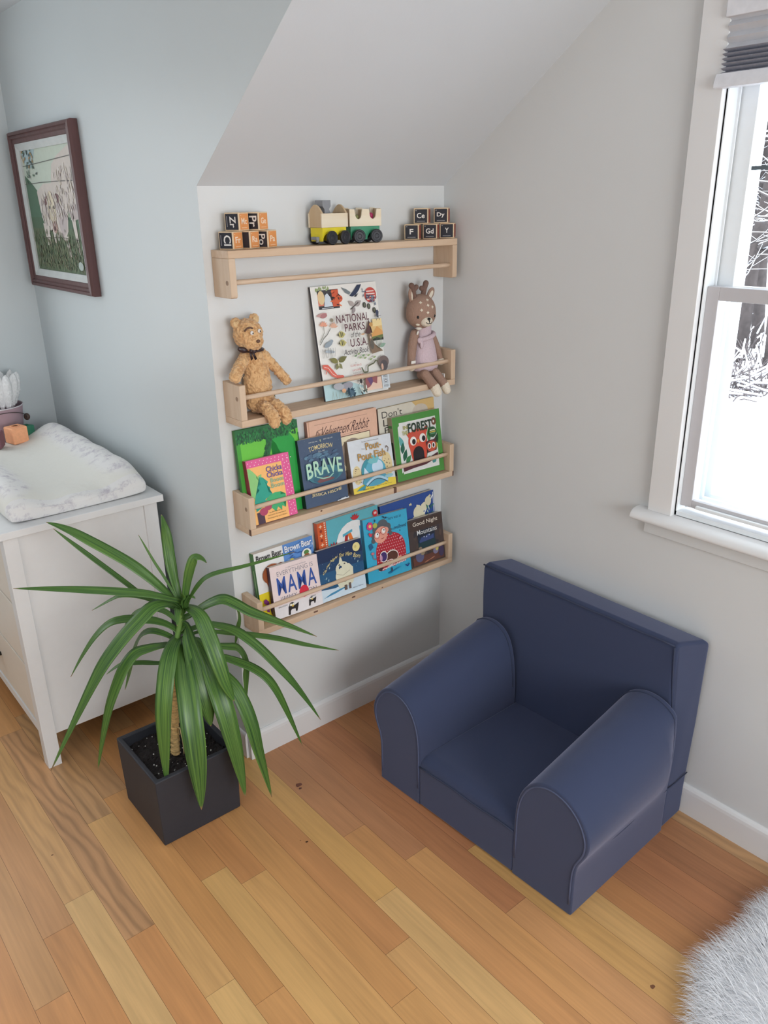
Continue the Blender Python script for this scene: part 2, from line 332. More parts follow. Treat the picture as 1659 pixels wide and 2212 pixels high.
# window_2 in the dormer's end wall and window_3 in the left wall (behind the daylight lamps)
def plain_window(name, lo, hi, ax):
    b = B(); x0, y0, z0 = lo; x1, y1, z1 = hi; t = .07
    if ax == 'y':
        box(b, (x0-t, y0, z0-t), (x0, y1, z1+t)); box(b, (x1, y0, z0-t), (x1+t, y1, z1+t)); box(b, (x0, y0, z1), (x1, y1, z1+t)); box(b, (x0-t, y0-.02, z0-t), (x1+t, y1, z0))
    else:
        box(b, (x0, y0-t, z0-t), (x1, y0, z1+t)); box(b, (x0, y1, z0-t), (x1, y1+t, z1+t)); box(b, (x0, y0, z1), (x1, y1, z1+t)); box(b, (x0, y0-t, z0-t), (x1+.02, y1+t, z0))
    struct(name, b, M_trim)
plain_window('window_2', (-1.45, 1.31, .95), (-.45, 1.33, 1.95), 'y')
plain_window('window_3', (-3.2, -2.25, .75), (-3.18, -.95, 1.95), 'x')
# ------------------------------------------------------------------ outdoors
M_snow = mat('snow', (240, 243, 250), .8, .03, 3, .3, 6); M_bark = mat('tree_bark', (66, 58, 56), .9, .25, 14, .5, 40)
M_brush = mat('bare_brush', (88, 80, 80), .9, .35, 20)
GZ = -1.6
b = B(); N = 40
vs = [[None]*(N+1) for _ in range(N+1)]
for i in range(N+1):
    for j in range(N+1):
        x = 1.5+i*1.6; y = -22+j*1.5
        r_ = max(0, x-14); z = GZ + .10*math.sin(x*.7)*math.cos(y*.5) + r_*0.09 + (0.25*math.sin(y*1.3+x) if x > 13 else 0)
        vs[i][j] = b.verts.new((x, y, z))
for i in range(N):
    for j in range(N): b.faces.new([vs[i][j], vs[i+1][j], vs[i+1][j+1], vs[i][j+1]])
o = struct('ground_snow', b, M_snow, smooth=True)
m = bpy.data.materials.new('wooded_hillside'); m.use_nodes = True; nt = m.node_tree; pb = nt.nodes['Principled BSDF']; pb.inputs['Roughness'].default_value = .95
tcn = nt.nodes.new('ShaderNodeTexCoord'); mp = nt.nodes.new('ShaderNodeMapping'); mp.inputs['Scale'].default_value = (1, 3, .5); nn = nt.nodes.new('ShaderNodeTexNoise'); nn.inputs['Scale'].default_value = 1.2; nn.inputs['Detail'].default_value = 12; nn.inputs['Roughness'].default_value = .75
rr = nt.nodes.new('ShaderNodeValToRGB'); e = rr.color_ramp.elements; e[0].position = .40; e[0].color = lin((50, 44, 44))+(1,); e[1].position = .62; e[1].color = lin((170, 170, 178))+(1,)
e2 = rr.color_ramp.elements.new(.52); e2.color = lin((92, 82, 82))+(1,)
nt.links.new(tcn.outputs['Object'], mp.inputs[0]); nt.links.new(mp.outputs[0], nn.inputs['Vector']); nt.links.new(nn.outputs[0], rr.inputs[0]); nt.links.new(rr.outputs[0], pb.inputs['Base Color'])
b = B(); vs = []
for i in range(9):
    vs.append([b.verts.new((26+i*2.0+math.sin(j*.9+i)*.6, -6+j*1.6, -2.0+i*3.4+math.sin(j*1.7)*.4)) for j in range(24)])
for i in range(8):
    for j in range(23): b.faces.new([vs[i][j], vs[i+1][j], vs[i+1][j+1], vs[i][j+1]])
o = struct('ground_wooded_hillside', b, m, smooth=True)
def gz(x): return GZ + max(0, x-14)*.09 - .15
def tree(x, y, h, r, seed, label, snow=True, name='bare_tree', group='snowy trees beyond the window'):
    R_ = random.Random(seed); t = thing(name, label, 'tree', (x, y, gz(x)), None, group)
    tb = B(); sb = B()
    def limb(p, d, L, rad, lev):
        n = 4; pts = [p]; q = p.copy(); dd = d.copy()
        for k in range(n):
            dd = (dd + Vector((R_.uniform(-.25, .25), R_.uniform(-.25, .25), R_.uniform(-.12, .18)))*(.35 if lev == 0 else 1)).normalized(); q = q + dd*L/n; pts.append(q.copy())
        tube(tb, pts, [rad*(1-.75*k/n) for k in range(n+1)], 6 if lev < 2 else 4)
        if lev > 0 and abs(d.z) < .75:
            tube(sb, [pp+Vector((0, 0, rad*.9)) for pp in pts], [rad*.55*(1-.6*k/n) for k in range(n+1)], 4)
        if lev < 3:
            m_ = (14 if lev == 0 else 5)
            for k in range(m_):
                f = R_.uniform(.18, 1) if lev == 0 else R_.uniform(.25, 1); i0 = min(n-1, int(f*n)); pp = pts[i0].lerp(pts[i0+1], f*n-i0)
                a = R_.uniform(0, 2*PI); nd = Vector((math.cos(a), math.sin(a), R_.uniform(-.15, .6))).normalized()
                limb(pp, nd, L*R_.uniform(.22, .42) if lev == 0 else L*R_.uniform(.4, .65), rad*(.34 if lev == 0 else .5), lev+1)
    limb(Vector((0, 0, 0)), Vector((R_.uniform(-.06, .06), R_.uniform(-.06, .06), 1)).normalized(), h, r, 0)
    put('trunk_and_branches', tb, M_bark, t, world=False, smooth=True); put('snow_on_branches', sb, M_snow, t, world=False, smooth=True)['kind'] = 'stuff'
for k, (d, az, h, r) in enumerate([(16.5, 24.6, 7.5, .13), (17.5, 26.4, 9, .16), (19, 25.4, 10, .15), (21, 27.3, 10, .2), (22.5, 24.0, 10, .18), (18.2, 28.5, 8, .12), (24, 26.0, 11, .22)]):
    tree(-.956+d*math.cos(math.radians(az)), -1.83+d*math.sin(math.radians(az)), h, r, 100+k, 'bare snow-covered tree at the wood edge seen through the window')
def brush(x, y, seed, rgb):
    R_ = random.Random(seed); t = thing('snowy_shrub', 'low snow-laden bush at the edge of the snowfield outside', 'shrub', (x, y, gz(x)), None, 'snow-laden bushes at the wood edge')
    tb = B(); sb = B()
    for k in range(60):
        a = R_.uniform(0, 2*PI); el = R_.uniform(.1, 1.3); L = R_.uniform(.6, 1.5); d = Vector((math.cos(a)*math.cos(el), math.sin(a)*math.cos(el), math.sin(el)))
        p = Vector((R_.uniform(-.4, .4), R_.uniform(-.4, .4), 0)); pts = [p, p+d*L*.5, p+d*L+Vector((0, 0, -.2*L))]
        tube(tb, pts, [.014, .01, .005], 4)
        if k % 2: tube(sb, [q+Vector((0, 0, .02)) for q in pts[1:]], [.022, .014], 4)
    put('twigs', tb, M_brush, t, world=False)['kind'] = 'stuff'; put('snow_on_twigs', sb, M_snow, t, world=False)['kind'] = 'stuff'
for k, (d, az) in enumerate([(15.2, 24.8), (15.8, 26.0), (15.0, 27.4), (17, 25.5), (18, 27.0)]):
    brush(-.956+d*math.cos(math.radians(az)), -1.83+d*math.sin(math.radians(az)), 300+k, 0)
# ------------------------------------------------------------------ printed artwork helper
TXT = {}
def text_mesh(body, off=0.0, sp=1.0):
    k = (body, off, sp)
    if k not in TXT:
        cu = bpy.data.curves.new('lettering', 'FONT'); cu.body = body; cu.offset = off; cu.space_character = sp; cu.resolution_u = 3
        ob = bpy.data.objects.new('lettering', cu); C.objects.link(ob); bpy.context.view_layer.update()
        me = bpy.data.meshes.new_from_object(ob.evaluated_get(bpy.context.evaluated_depsgraph_get()))
        TXT[k] = ([tuple(v.co) for v in me.vertices], [tuple(p.vertices) for p in me.polygons])
        bpy.data.objects.remove(ob); bpy.data.curves.remove(cu); bpy.data.meshes.remove(me)
    return TXT[k]
class Art:
    """flat printed shapes laid over a face; map(u, v, d) gives the 3-D point, (u, v) in 0..1, d = height above the face in m"""
    def __init__(s, bm, fn, mats, step=0.00010):
        s.bm, s.fn, s.mats, s.n, s.step = bm, fn, mats, 0, step; s.base = None; s.cnt = 0
    def many(s, on):      # scattered small marks share a few printing layers
        if on: s.base = s.n; s.cnt = 0
        else: s.n = s.base+9; s.base = None
    def nxt(s):
        if s.base is None: s.n += 1
        else: s.cnt += 1; s.n = s.base+1+s.cnt % 8
    def mi(s, c):
        m = ink(tuple(c))
        if m not in s.mats: s.mats.append(m)
        return s.mats.index(m)
    def _f(s, pts, c):
        vs = [s.bm.verts.new(s.fn(u, v, s.n*s.step)) for u, v in pts]
        f = s.bm.faces.new(vs); f.material_index = s.mi(c); return f
    def poly(s, pts, c):
        s.nxt(); f = s._f(pts, c)
        if len(pts) > 4: bmesh.ops.triangulate(s.bm, faces=[f])
    def rect(s, x0, y0, x1, y1, c): s.poly([(x0, y0), (x1, y0), (x1, y1), (x0, y1)], c)
    def ell(s, x, y, a, b, c, rot=0, n=20, t0=0, t1=2*PI):
        cr, sr = math.cos(rot), math.sin(rot); P = []
        for k in range(n + (0 if t1-t0 > 6.2 else 1)):
            t = t0+(t1-t0)*k/n; p, q = a*math.cos(t), b*math.sin(t); P.append((x+p*cr-q*sr, y+p*sr+q*cr))
        s.poly(P, c)
    def line(s, pts, w_, c, asp=1.0):
        s.nxt()
        for (x0, y0), (x1, y1) in zip(pts, pts[1:]):
            dx, dy = x1-x0, (y1-y0)*asp; L = math.hypot(dx, dy) or 1; nx, ny = -dy/L*w_/2, dx/L*w_/2/asp
            s._f([(x0-nx, y0-ny), (x1-nx, y1-ny), (x1+nx, y1+ny), (x0+nx, y0+ny)], c)
    def star(s, x, y, r, c, n=5, asp=1.0, inner=.42, rot=0):
        P = []
        for k in range(2*n):
            q = r if k % 2 == 0 else r*inner; t = PI/2+rot+PI*k/n; P.append((x+q*math.cos(t), y+q*math.sin(t)/asp))
        s.poly(P, c)
    def leafy(s, x, y, L, wd, ang, c, asp=1.0):
        P = []
        for k in range(13):
            t = k/12; P.append((t*L, wd*math.sin(PI*t)*(1.15-t*.4)/2))
        P += [(p, -q) for p, q in P[-2:0:-1]]
        s.poly([(x+p*math.cos(ang)-q*math.sin(ang), y+(p*math.sin(ang)+q*math.cos(ang))/asp) for p, q in P], c)
    def text(s, body, x0, y0, x1, y1, c, off=0.0, shear=0.0, arc=0.0, slope=0.0, sp=1.0):
        V, F = text_mesh(body, off, sp)
        if not V: return
        s.n += 1
        ax = min(v[0] for v in V); bx = max(v[0] for v in V); ay = min(v[1] for v in V); by = max(v[1] for v in V)
        vs = []
        for v in V:
            p = (v[0]-ax)/(bx-ax); q = (v[1]-ay)/(by-ay)
            X = x0+(x1-x0)*p+shear*(q-.5)*(y1-y0); Y = y0+(y1-y0)*q+arc*(1-(2*p-1)**2)+slope*p
            vs.append(s.bm.verts.new(s.fn(X, Y, s.n*s.step)))
        mi = s.mi(c)
        for f in F:
            try: g = s.bm.faces.new([vs[i] for i in f]); g.material_index = mi
            except ValueError: pass
# ------------------------------------------------------------------ picture shelves
M_pine = wood('pale_pine', (212, 186, 160), 'X', .88); M_pineZ = wood('pale_pine_upright', (210, 186, 161), 'Z', .87); M_rod = wood('pine_dowel', (216, 192, 168), 'X', .84, sc_=2)
M_knot = mat('dark_pine_knot', (104, 74, 60), .7, .2); M_plug = mat('dowel_plug', (146, 120, 98), .7, .15)
def shelf(z0, zt, label, inverted=False):
    t = thing('picture_shelf', label, 'shelf', (.3985, 0, z0), None, 'four pine picture shelves on the white wall')
    x0, x1, D, th = .021, .776, -.0835, .018
    b = B()
    if inverted: box(b, (x0, D, zt-th), (x1, -.0005, zt))
    else: box(b, (x0, D, z0), (x1, -.0005, z0+th))
    bd = putw('board', b, M_pine, t, bevel=.0015)
    for s_ in (0, 1):
        a = x0 if s_ == 0 else x1-th
        b = B()
        if inverted:
            P = [(-.0005, z0), (D+.006, z0), (D+.0015, z0+.002), (D, z0+.007), (D, zt-th), (-.0005, zt-th)]
        else: P = [(-.0005, z0+th), (D, z0+th), (D, zt-.002), (-.0005, zt)]
        prism(b, P, lambda y, z, d: (d, y, z), a, a+th); sp_ = putw('side_panel', b, M_pineZ, t, bevel=.0015)
        zr = (z0+.036) if inverted else (z0+.073)
        b = B(); tube(b, [(a-.0006 if s_ == 0 else a+th-.001, -.068, zr), (a+.001 if s_ == 0 else a+th+.0006, -.068, zr)], .0058, 16)
        b.transform(W(t).inverted()); put('dowel_plug', b, M_plug, sp_, world=False)
    b = B(); n = 24
    tube(b, [(x0+th-.004+(x1-x0-2*th+.008)*i/n, -.068, zr) for i in range(n+1)], .0063, 14); putw('dowel_rail', b, M_rod, t, smooth=True)
    return t, bd
def knot(bd, t, pts):
    for (x, y, z, sx, sy, sz) in pts:
        b = B(); box(b, (x-sx, y-sy, z-sz), (x+sx, y+sy, z+sz)); b.transform(W(t).inverted()); put('knot', b, M_knot, bd, world=False, bevel=.002)
S1, b1 = shelf(1.377, 1.487, 'topmost pine shelf, its dowel rail below the board, holding blocks and toy train', True)
S2, b2 = shelf(1.058, 1.168, 'pine picture shelf holding the plush bear and the deer doll')
S3, b3 = shelf(.760, .869, 'third pine shelf down, holding the red owl book')
S4, b4 = shelf(.453, .560, 'lowest pine picture shelf, behind the leaf tips of the yucca')
knot(b3, S3, [(.528, -.0795, .769, .0065, .0045, .0092), (.773, -.078, .7685, .0035, .006, .009), (.0215, -.079, .769, .001, .005, .009), (.252, -.0825, .774, .0035, .0015, .003)])
knot(b4, S4, [(.215, -.0825, .465, .008, .0014, .003), (.356, -.0825, .465, .007, .0014, .003), (.47, -.0825, .459, .003, .0014, .002)])
# ------------------------------------------------------------------ child's armchair
M_navy = mat('navy_twill', (50, 60, 89), .85, .05, 900, .25, 1400, sheen=.65); M_navy.node_tree.nodes['Principled BSDF'].inputs['Sheen Tint'].default_value = (.72, .75, 1, 1); M_seam = mat('navy_seam', (52, 60, 84), .8, .05, 500); M_pipe = mat('navy_piping', (78, 87, 116), .8, .05, 500, .2, 900)
rotc = Matrix.Rotation(math.radians(2.0), 4, 'Z')
ch = thing('kids_armchair', 'small navy blue upholstered armchair with rounded arms against the wall under the window', 'armchair', (.52, -.667, 0), rotc)
def cp(name, b, m=M_navy, parent=None, **k):     # chair parts drawn in an unrotated frame at (.52, -.667)
    b.transform(Matrix.Translation((-.52, .667, 0))); return put(name, b, m, parent or ch, world=False, **k)
prof = [(.150, .0), (.150, .17), (.152, .21), (.160, .252), (.178, .288), (.206, .316), (.245, .330), (.288, .326), (.325, .304), (.350, .272), (.362, .238), (.360, .205), (.348, .178), (.336, .156), (.331, .13), (.330, .10), (.330, .0)]
def sm(t): t = max(0, min(1, t)); return t*t*(3-2*t)
def arm_pt(q, z, x, sgn):
    rise = .078*(x-.262)/.42; tp = 1-sm((x-.60)/.065)*.85
    if sgn > 0: q = .182+(q-.15)*.91
    if q > .331: q = .331+(q-.331)*(tp if sgn < 0 else .3+.7*tp)
    return (x, -.667+sgn*(q-.0), z + rise*sm((z-.15)/.16))
def arm(sgn):
    b = B(); xs = [.262, .267, .30, .36, .42, .48, .54, .60, .62, .64, .66, .67]; rings = []
    P = []
    for i in range(len(prof)-1):
        for k in range(3):
            t = k/3; P.append((prof[i][0]*(1-t)+prof[i+1][0]*t, prof[i][1]*(1-t)+prof[i+1][1]*t))
    P.append(prof[-1])
    # smooth outline
    for _ in range(2):
        Q = P[:]
        for i in range(4, len(P)-4): Q[i] = ((P[i-1][0]+2*P[i][0]+P[i+1][0])/4, (P[i-1][1]+2*P[i][1]+P[i+1][1])/4)
        P = Q
    for x in xs: rings.append([b.verts.new(arm_pt(q, z, x, sgn)) for q, z in P])
    n = len(P)
    for a, c in zip(rings, rings[1:]):
        for k in range(n-1): b.faces.new([a[k], a[k+1], c[k+1], c[k]])
        b.faces.new([a[n-1], a[0], c[0], c[n-1]])
    b.faces.new(rings[0][::-1]); b.faces.new(rings[-1])
    o = cp('arm', b, bevel=.012, seg=4)
    pb_ = B(); path = [arm_pt(q*1.0, z, .2655, sgn) for q, z in P if z > (.004 if True else 0)]
    cx = .245; path = [(.2620, -.667+sgn*((abs(p[1]+.667)-cx)*.915+cx), .17+(p[2]-.17)*.945 if p[2] > .17 else p[2]) for p in path]
    tube(pb_, path, .0022, 8); cp('piping', pb_, M_pipe, o, smooth=True)
    # rear seam where the arm meets the back
    pb_ = B(); path = [arm_pt(q*1.0+(.001 if q > .2 else -.001), z+.001, .655, sgn) for q, z in P if z > .19]; tube(pb_, path, .0016, 6); cp('rear_seam', pb_, M_seam, o, smooth=True)
    return o
arm(-1); arm(1)
b = B()
prism(b, [(.262, .004), (.262, .128), (.268, .146), (.283, .157), (.31, .160), (.70, .150), (.70, .004)], lambda x, z, d: (x, d, z), -.667-.152, -.667+.184)
bm_ = cp('seat', b, bevel=.006, seg=3)
b = B(); tube(b, [(.2615, -.667-.150+.332*i/12, .133+.0015*math.sin(i)) for i in range(13)], .0022, 8); cp('seat_piping', b, M_seam, bm_, smooth=True)
b = B(); n = 9
def bk(x, y, z):
    k = sm((z-.1)/.45); u = max(-.2, min(1.1, (x-.686)/.091)); t = (y+.994)/.654
    return (x-.003*k+.020*t*k+.006*math.sin(PI*min(1, z/.55)), y+k*(.031-.043*u), z-.008*k*u*(1-t))
xs = [(.664, .003), (.668, .15), (.676, .30), (.682, .45), (.686, .535), (.690, .549), (.702, .556), (.765, .556), (.777, .551), (.780, .538), (.779, .30), (.775, .10), (.772, .003)]
rings = []
for i in range(n+1):
    y = -.994+.654*i/n; rings.append([b.verts.new(bk(x, y, z)) for x, z in xs])
for a, c in zip(rings, rings[1:]):
    for k in range(len(xs)): b.faces.new([a[k], a[(k+1) % len(xs)], c[(k+1) % len(xs)], c[k]])
b.faces.new(rings[0][::-1]); b.faces.new(rings[-1])
bkr = cp('backrest', b, bevel=.010, seg=4)
b = B(); tube(b, [bk(.6865, -.990+.646*i/20, .5475+.0008*math.sin(i*1.3)) for i in range(21)], .0024, 8)
tube(b, [bk(.684-.0, -.9935, .545-.4*i/10) if i < 8 else bk(.676, -.9935, .545-.4*i/10) for i in range(9)], .0022, 8)
cp('back_piping', b, M_seam, bkr, smooth=True)
b = B(); tube(b, [(.268+.50*i/12, -.9975+.002*math.sin(i), .137+.003*i/12) for i in range(13)], .0018, 6); cp('base_seam', b, M_seam, smooth=True)
# ------------------------------------------------------------------ dresser
M_dr = mat('white_lacquer', (224, 224, 224), .4, .01); M_drf = mat('dresser_front_white', (224, 216, 204), .4, .01)
dr = thing('changing_dresser', 'white wooden dresser with square legs against the grey wall, holding the changing pad', 'dresser', (-.27, .83, 0))
DY0, DY1 = .357, 1.295
b = B(); box(b, (-.503, DY0-.014, .757), (-.028, DY1+.012, .778)); putw('top', b, M_dr, dr, bevel=.0015)
for (x0, x1) in ((-.489, -.449), (-.086, -.045)):
    for (y0, y1) in ((DY0, DY0+.04), (DY1-.04, DY1)):
        b = B(); box(b, (x0, y0, 0), (x1, y1, .757)); putw('leg', b, M_dr, dr, bevel=.0015)
for y0 in (DY0+.008, DY1-.02):
    b = B(); box(b, (-.449, y0, .106), (-.086, y0+.012, .757)); putw('side_panel', b, M_dr, dr)
b = B(); box(b, (-.09, DY0+.04, .106), (-.08, DY1-.04, .757)); putw('back_panel', b, M_dr, dr)
b = B(); box(b, (-.485, DY0+.04, .106), (-.46, DY1-.04, .135)); box(b, (-.485, DY0+.04, .735), (-.46, DY1-.04, .757)); box(b, (-.46, DY0+.04, .135), (-.455, DY1-.04, .735)); putw('front_rail', b, M_dr, dr)
for k in range(3):
    z0 = .139+k*.199; b = B(); box(b, (-.482, DY0+.043, z0), (-.464, DY1-.043, z0+.190)); d = putw('drawer', b, M_drf, dr, bevel=.001)
    for y in (DY0+.37, DY1-.25):
        b = B(); lathe(b, [(.007, 0), (.006, .012), (.014, .02), (.015, .026), (.010, .031), (0.0, .032)], n=16, M=Matrix.Translation((-.482, y, z0+.095)) @ Matrix.Rotation(-PI/2, 4, 'Y'))
        b.transform(W(dr).inverted()); put('knob', b, mat('knob_dark', (60, 56, 52), .4), d, world=False, smooth=True)
# changing pad
def pad_mat():
    m = bpy.data.materials.new('changing_pad_cover'); m.use_nodes = True; nt = m.node_tree; b = nt.nodes['Principled BSDF']; b.inputs['Roughness'].default_value = .9; b.inputs['Sheen Weight'].default_value = .2
    tc = nt.nodes.new('ShaderNodeTexCoord'); n = nt.nodes.new('ShaderNodeTexNoise'); n.inputs['Scale'].default_value = 26; n.inputs['Detail'].default_value = 6; n.inputs['Roughness'].default_value = .7; nt.links.new(tc.outputs['Object'], n.inputs['Vector'])
    r = nt.nodes.new('ShaderNodeValToRGB'); e = r.color_ramp.elements; e[0].position = .50; e[0].color = lin((224, 222, 220))+(1,); e[1].position = .66; e[1].color = lin((186, 180, 188))+(1,)
    nt.links.new(n.outputs[0], r.inputs[0])
    # the middle of the cover is plain cream, the raised rim printed
    sp_ = nt.nodes.new('ShaderNodeSeparateXYZ'); nt.links.new(tc.outputs['Object'], sp_.inputs[0])
    mr = nt.nodes.new('ShaderNodeMapRange'); mr.inputs[1].default_value = .058; mr.inputs[2].default_value = .072; nt.links.new(sp_.outputs['Z'], mr.inputs[0])
    ab = nt.nodes.new('ShaderNodeMath'); ab.operation = 'LESS_THAN'; ab.inputs[1].default_value = -.345; nt.links.new(sp_.outputs['Y'], ab.inputs[0])
    mxm = nt.nodes.new('ShaderNodeMath'); mxm.operation = 'MAXIMUM'; nt.links.new(mr.outputs[0], mxm.inputs[0]); nt.links.new(ab.outputs[0], mxm.inputs[1])
    mx = nt.nodes.new('ShaderNodeMix'); mx.data_type = 'RGBA'; nt.links.new(mxm.outputs[0], mx.inputs[0]); mx.inputs[6].default_value = lin((222, 220, 212))+(1,); nt.links.new(r.outputs[0], mx.inputs[7]); nt.links.new(mx.outputs[2], b.inputs['Base Color'])
    n2 = nt.nodes.new('ShaderNodeTexNoise'); n2.inputs['Scale'].default_value = 22; n2.inputs['Detail'].default_value = 3; nt.links.new(tc.outputs['Object'], n2.inputs['Vector']); bp = nt.nodes.new('ShaderNodeBump'); bp.inputs['Strength'].default_value = .35; bp.inputs['Distance'].default_value = .01
    nt.links.new(n2.outputs[0], bp.inputs['Height']); nt.links.new(bp.outputs[0], b.inputs['Normal']); return m
pad = thing('changing_pad', 'contoured changing pad in a pale floral cover on top of the white dresser', 'changing pad', (-.255, .76, .779))
b = B(); half = [(.193, .000), (.200, .012), (.203, .035), (.198, .065), (.186, .083), (.170, .090), (.150, .088), (.128, .078), (.100, .062), (.065, .049), (.03, .043)]
sec = [(-x, z) for x, z in half] + [(0, .042)] + [(x, z) for x, z in half[::-1]]
rings = []; ys = [(0, .955, .55), (.006, .985, .80), (.02, 1.0, .95), (.05, 1.0, 1)] + [(.05+.65*k/14, 1, 1) for k in range(1, 14)] + [(.70, 1, 1), (.735, 1, .95), (.749, .985, .8), (.755, .955, .55)]
R_ = random.Random(4)
for (yy, sx, sz) in ys:
    ring = []
    for (x, z) in sec:
        ext = .004*math.sin(yy*37+x*20)*(1 if .05 < yy < .7 and abs(x) > .15 else .2)
        flat = 1 if z > .045 else 1
        fade = 1.0 if abs(x) < .05 else (sm((yy)/.12)*.35+.65 if z > .045 else 1)
        ring.append(b.verts.new((-.255+x*sx+ext*.5, .385+yy, .779+z*sz*fade+(ext*.5 if z > .02 else 0))))
    rings.append(ring)
for a, c in zip(rings, rings[1:]):
    n = len(sec)
    for k in range(n-1): b.faces.new([a[k], a[k+1], c[k+1], c[k]])
    b.faces.new([a[n-1], a[0], c[0], c[n-1]])
b.faces.new(rings[0][::-1]); b.faces.new(rings[-1])
o = putw('pad_cover', b, pad_mat(), pad, smooth=True); md = o.modifiers.new('s', 'SUBSURF'); md.levels = md.render_levels = 2
# bucket, plumes and soft blocks at the far end of the dresser
M_pink = mat('dusty_pink_enamel', (188, 160, 170), .5, .03); M_wire = mat('dark_wire', (70, 60, 58), .5); M_dkwood = mat('dark_wood_grip', (86, 66, 58), .6, .15)
bk_ = thing('bucket', 'dusty pink bucket full of white plumes on the white dresser', 'bucket', (-.232, 1.232, .778))
b = B(); lathe(b, [(.070, .778), (.087, .925), (.089, .928), (.086, .928), (.069, .786), (0, .786)], -.232, 1.232, 40); putw('pail', b, M_pink, bk_, smooth=True)
b = B(); tube(b, [(-.232+.0885*math.cos(2*PI*k/40), 1.232+.0885*math.sin(2*PI*k/40), .928) for k in range(40)], .0022, 8, closed=True); putw('rim', b, mat('rim_white', (214, 208, 212), .4), bk_, smooth=True)
b = B(); hp = []
for k in range(21):
    a = PI*k/20; hp.append((-.232+.094*math.cos(a), 1.232-.092*math.sin(a)*.985, .868-.004+.052*math.sin(a)))
tube(b, hp, .0014, 6)
ell(b, (-.232+.096, 1.232-.004, .872), (.011, .011, .013), 1); putw('bail_handle', b, [M_wire, M_dkwood], bk_, smooth=True)
M_plume = mat('white_bristly_plume', (232, 232, 232), .95, .08, 120, 1.0, 260)
R_ = random.Random(8); first = None
for k, (px_, py_, tilt, az) in enumerate([(-.03, -.035, .10, -1.9), (.01, -.045, .04, -1.2), (.045, -.03, .22, -.3), (-.055, -.01, .2, 3.0), (-.005, .0, .05, 1.5), (.05, .012, .20, .2), (.02, .04, .15, 1.2), (-.035, .035, .2, 2.2), (.0, -.022, .06, 0), (.058, -.008, .26, 0), (.030, .022, .12, .6), (.028, -.052, .10, -1.0), (-.06, .02, .2, 2.6), (.06, .032, .22, .6)]):
    if first is None:
        first = thing('plume', '', 'plume', (0, 0, 0)); b = B()
        lathe(b, [(.002, -.10), (.003, -.02), (.010, .0), (.0165, .03), (.0185, .055), (.017, .08), (.010, .103), (0, .113)], n=14)
        for q in range(90):
            a = R_.uniform(0, 2*PI); h = R_.uniform(.0, .05); r_ = .010+.15*h; ell(b, (r_*math.cos(a), r_*math.sin(a), h), (.0022, .0022, .004), 0, seg=6)
        put('bristles', b, M_plume, first, world=False, smooth=True); t = first
    else:
        t = first.copy(); C.objects.link(t)
        for c_ in list(first.children): d = c_.copy(); C.objects.link(d); d.parent = t
    M = Matrix.Translation((-.232+px_, 1.232+py_, .932)) @ Matrix.Rotation(az, 4, 'Z') @ Matrix.Rotation(tilt, 4, 'Y')
    t.location = M.to_translation(); t.rotation_euler = M.to_euler()
    tag(t, 'white bristly petal-shaped plume standing upright in the dusty pink bucket', 'plume', 'white plumes in the pink bucket')
def soft_block(label, loc, s_, rz, rgb):
    t = thing('soft_block', label, 'toy block', loc, Matrix.Rotation(rz, 4, 'Z')); b = B(); box(b, (-s_/2, -s_/2, 0), (s_/2, s_/2, s_)); c_ = put('block_body', b, mat('soft_block_%02x%02x' % rgb[:2], rgb, .8, .06, 90, .3, 60), t, world=False, bevel=s_*.10, seg=4)
    b = B(); lathe(b, [(s_*.24, s_), (s_*.24, s_*1.035), (s_*.19, s_*1.035), (s_*.19, s_*1.0)], n=24); put('embossed_ring', b, mat('soft_block_%02x%02x' % rgb[:2], rgb), c_, world=False, smooth=True)
soft_block('peach orange soft toy block on the far end of the changing pad', (-.222, 1.075, .8235), .058, .25, (242, 172, 128))
soft_block('dark mauve soft toy block left of the peach block on the changing pad', (-.305, 1.045, .826), .056, -.5, (128, 88, 96))
soft_block('small dark green toy block behind the peach block beside the bucket', (-.172, 1.128, .825), .040, .4, (52, 118, 92))
# ------------------------------------------------------------------ framed painting
M_fr = wood('reddish_brown_frame', (92, 58, 58), 'Z', .72, .45); M_liner = mat('cream_liner', (192, 196, 195), .6, .05, 30)
pc = thing('framed_painting', 'brown-framed painting of pale cattle in a green field on the grey wall', 'painting', (0, .97, 1.578))
Y0, Y1, Z0, Z1 = .684, 1.262, 1.330, 1.826
pro = [(0, -.002), (.0, -.022), (.004, -.030), (.012, -.032), (.014, -.028), (.022, -.030), (.026, -.025), (.036, -.024), (.040, -.018), (.040, -.002)]
def mitre(b, pr, y0, y1, z0, z1, mi=0):
    rg = []
    for (a, x) in pr: rg.append([b.verts.new((x, yy, zz)) for yy, zz in ((y0+a, z0+a), (y1-a, z0+a), (y1-a, z1-a), (y0+a, z1-a))])
    for p, q in zip(rg, rg[1:]+[rg[0]]):
        for k in range(4): f = b.faces.new([p[k], p[(k+1) % 4], q[(k+1) % 4], q[k]]); f.material_index = mi
b = B(); mitre(b, pro, Y0, Y1, Z0, Z1); putw('frame', b, M_fr, pc)
b = B(); mitre(b, [(.036, -.004), (.036, -.021), (.046, -.022), (.052, -.019), (.060, -.016), (.060, -.004)], Y0, Y1, Z0, Z1); putw('liner', b, M_liner, pc)
b = B(); mats = [ink((150, 160, 140))]; y0, y1, z0, z1 = Y0+.058, Y1-.058, Z0+.058, Z1-.058
box(b, (-.010, y0, z0), (-.004, y1, z1))
A = Art(b, lambda u, v, d: (-.0101-d, y1-(y1-y0)*u, z0+(z1-z0)*v), mats)
A.rect(0, .55, 1, 1, (192, 202, 188)); A.rect(0, .0, 1, .40, (84, 102, 72)); A.poly([(0, .38), (0, .80), (.12, .74), (.3, .62), (.45, .5), (.6, .38)], (74, 108, 84)); A.rect(.0, .36, 1, .45, (70, 98, 72))
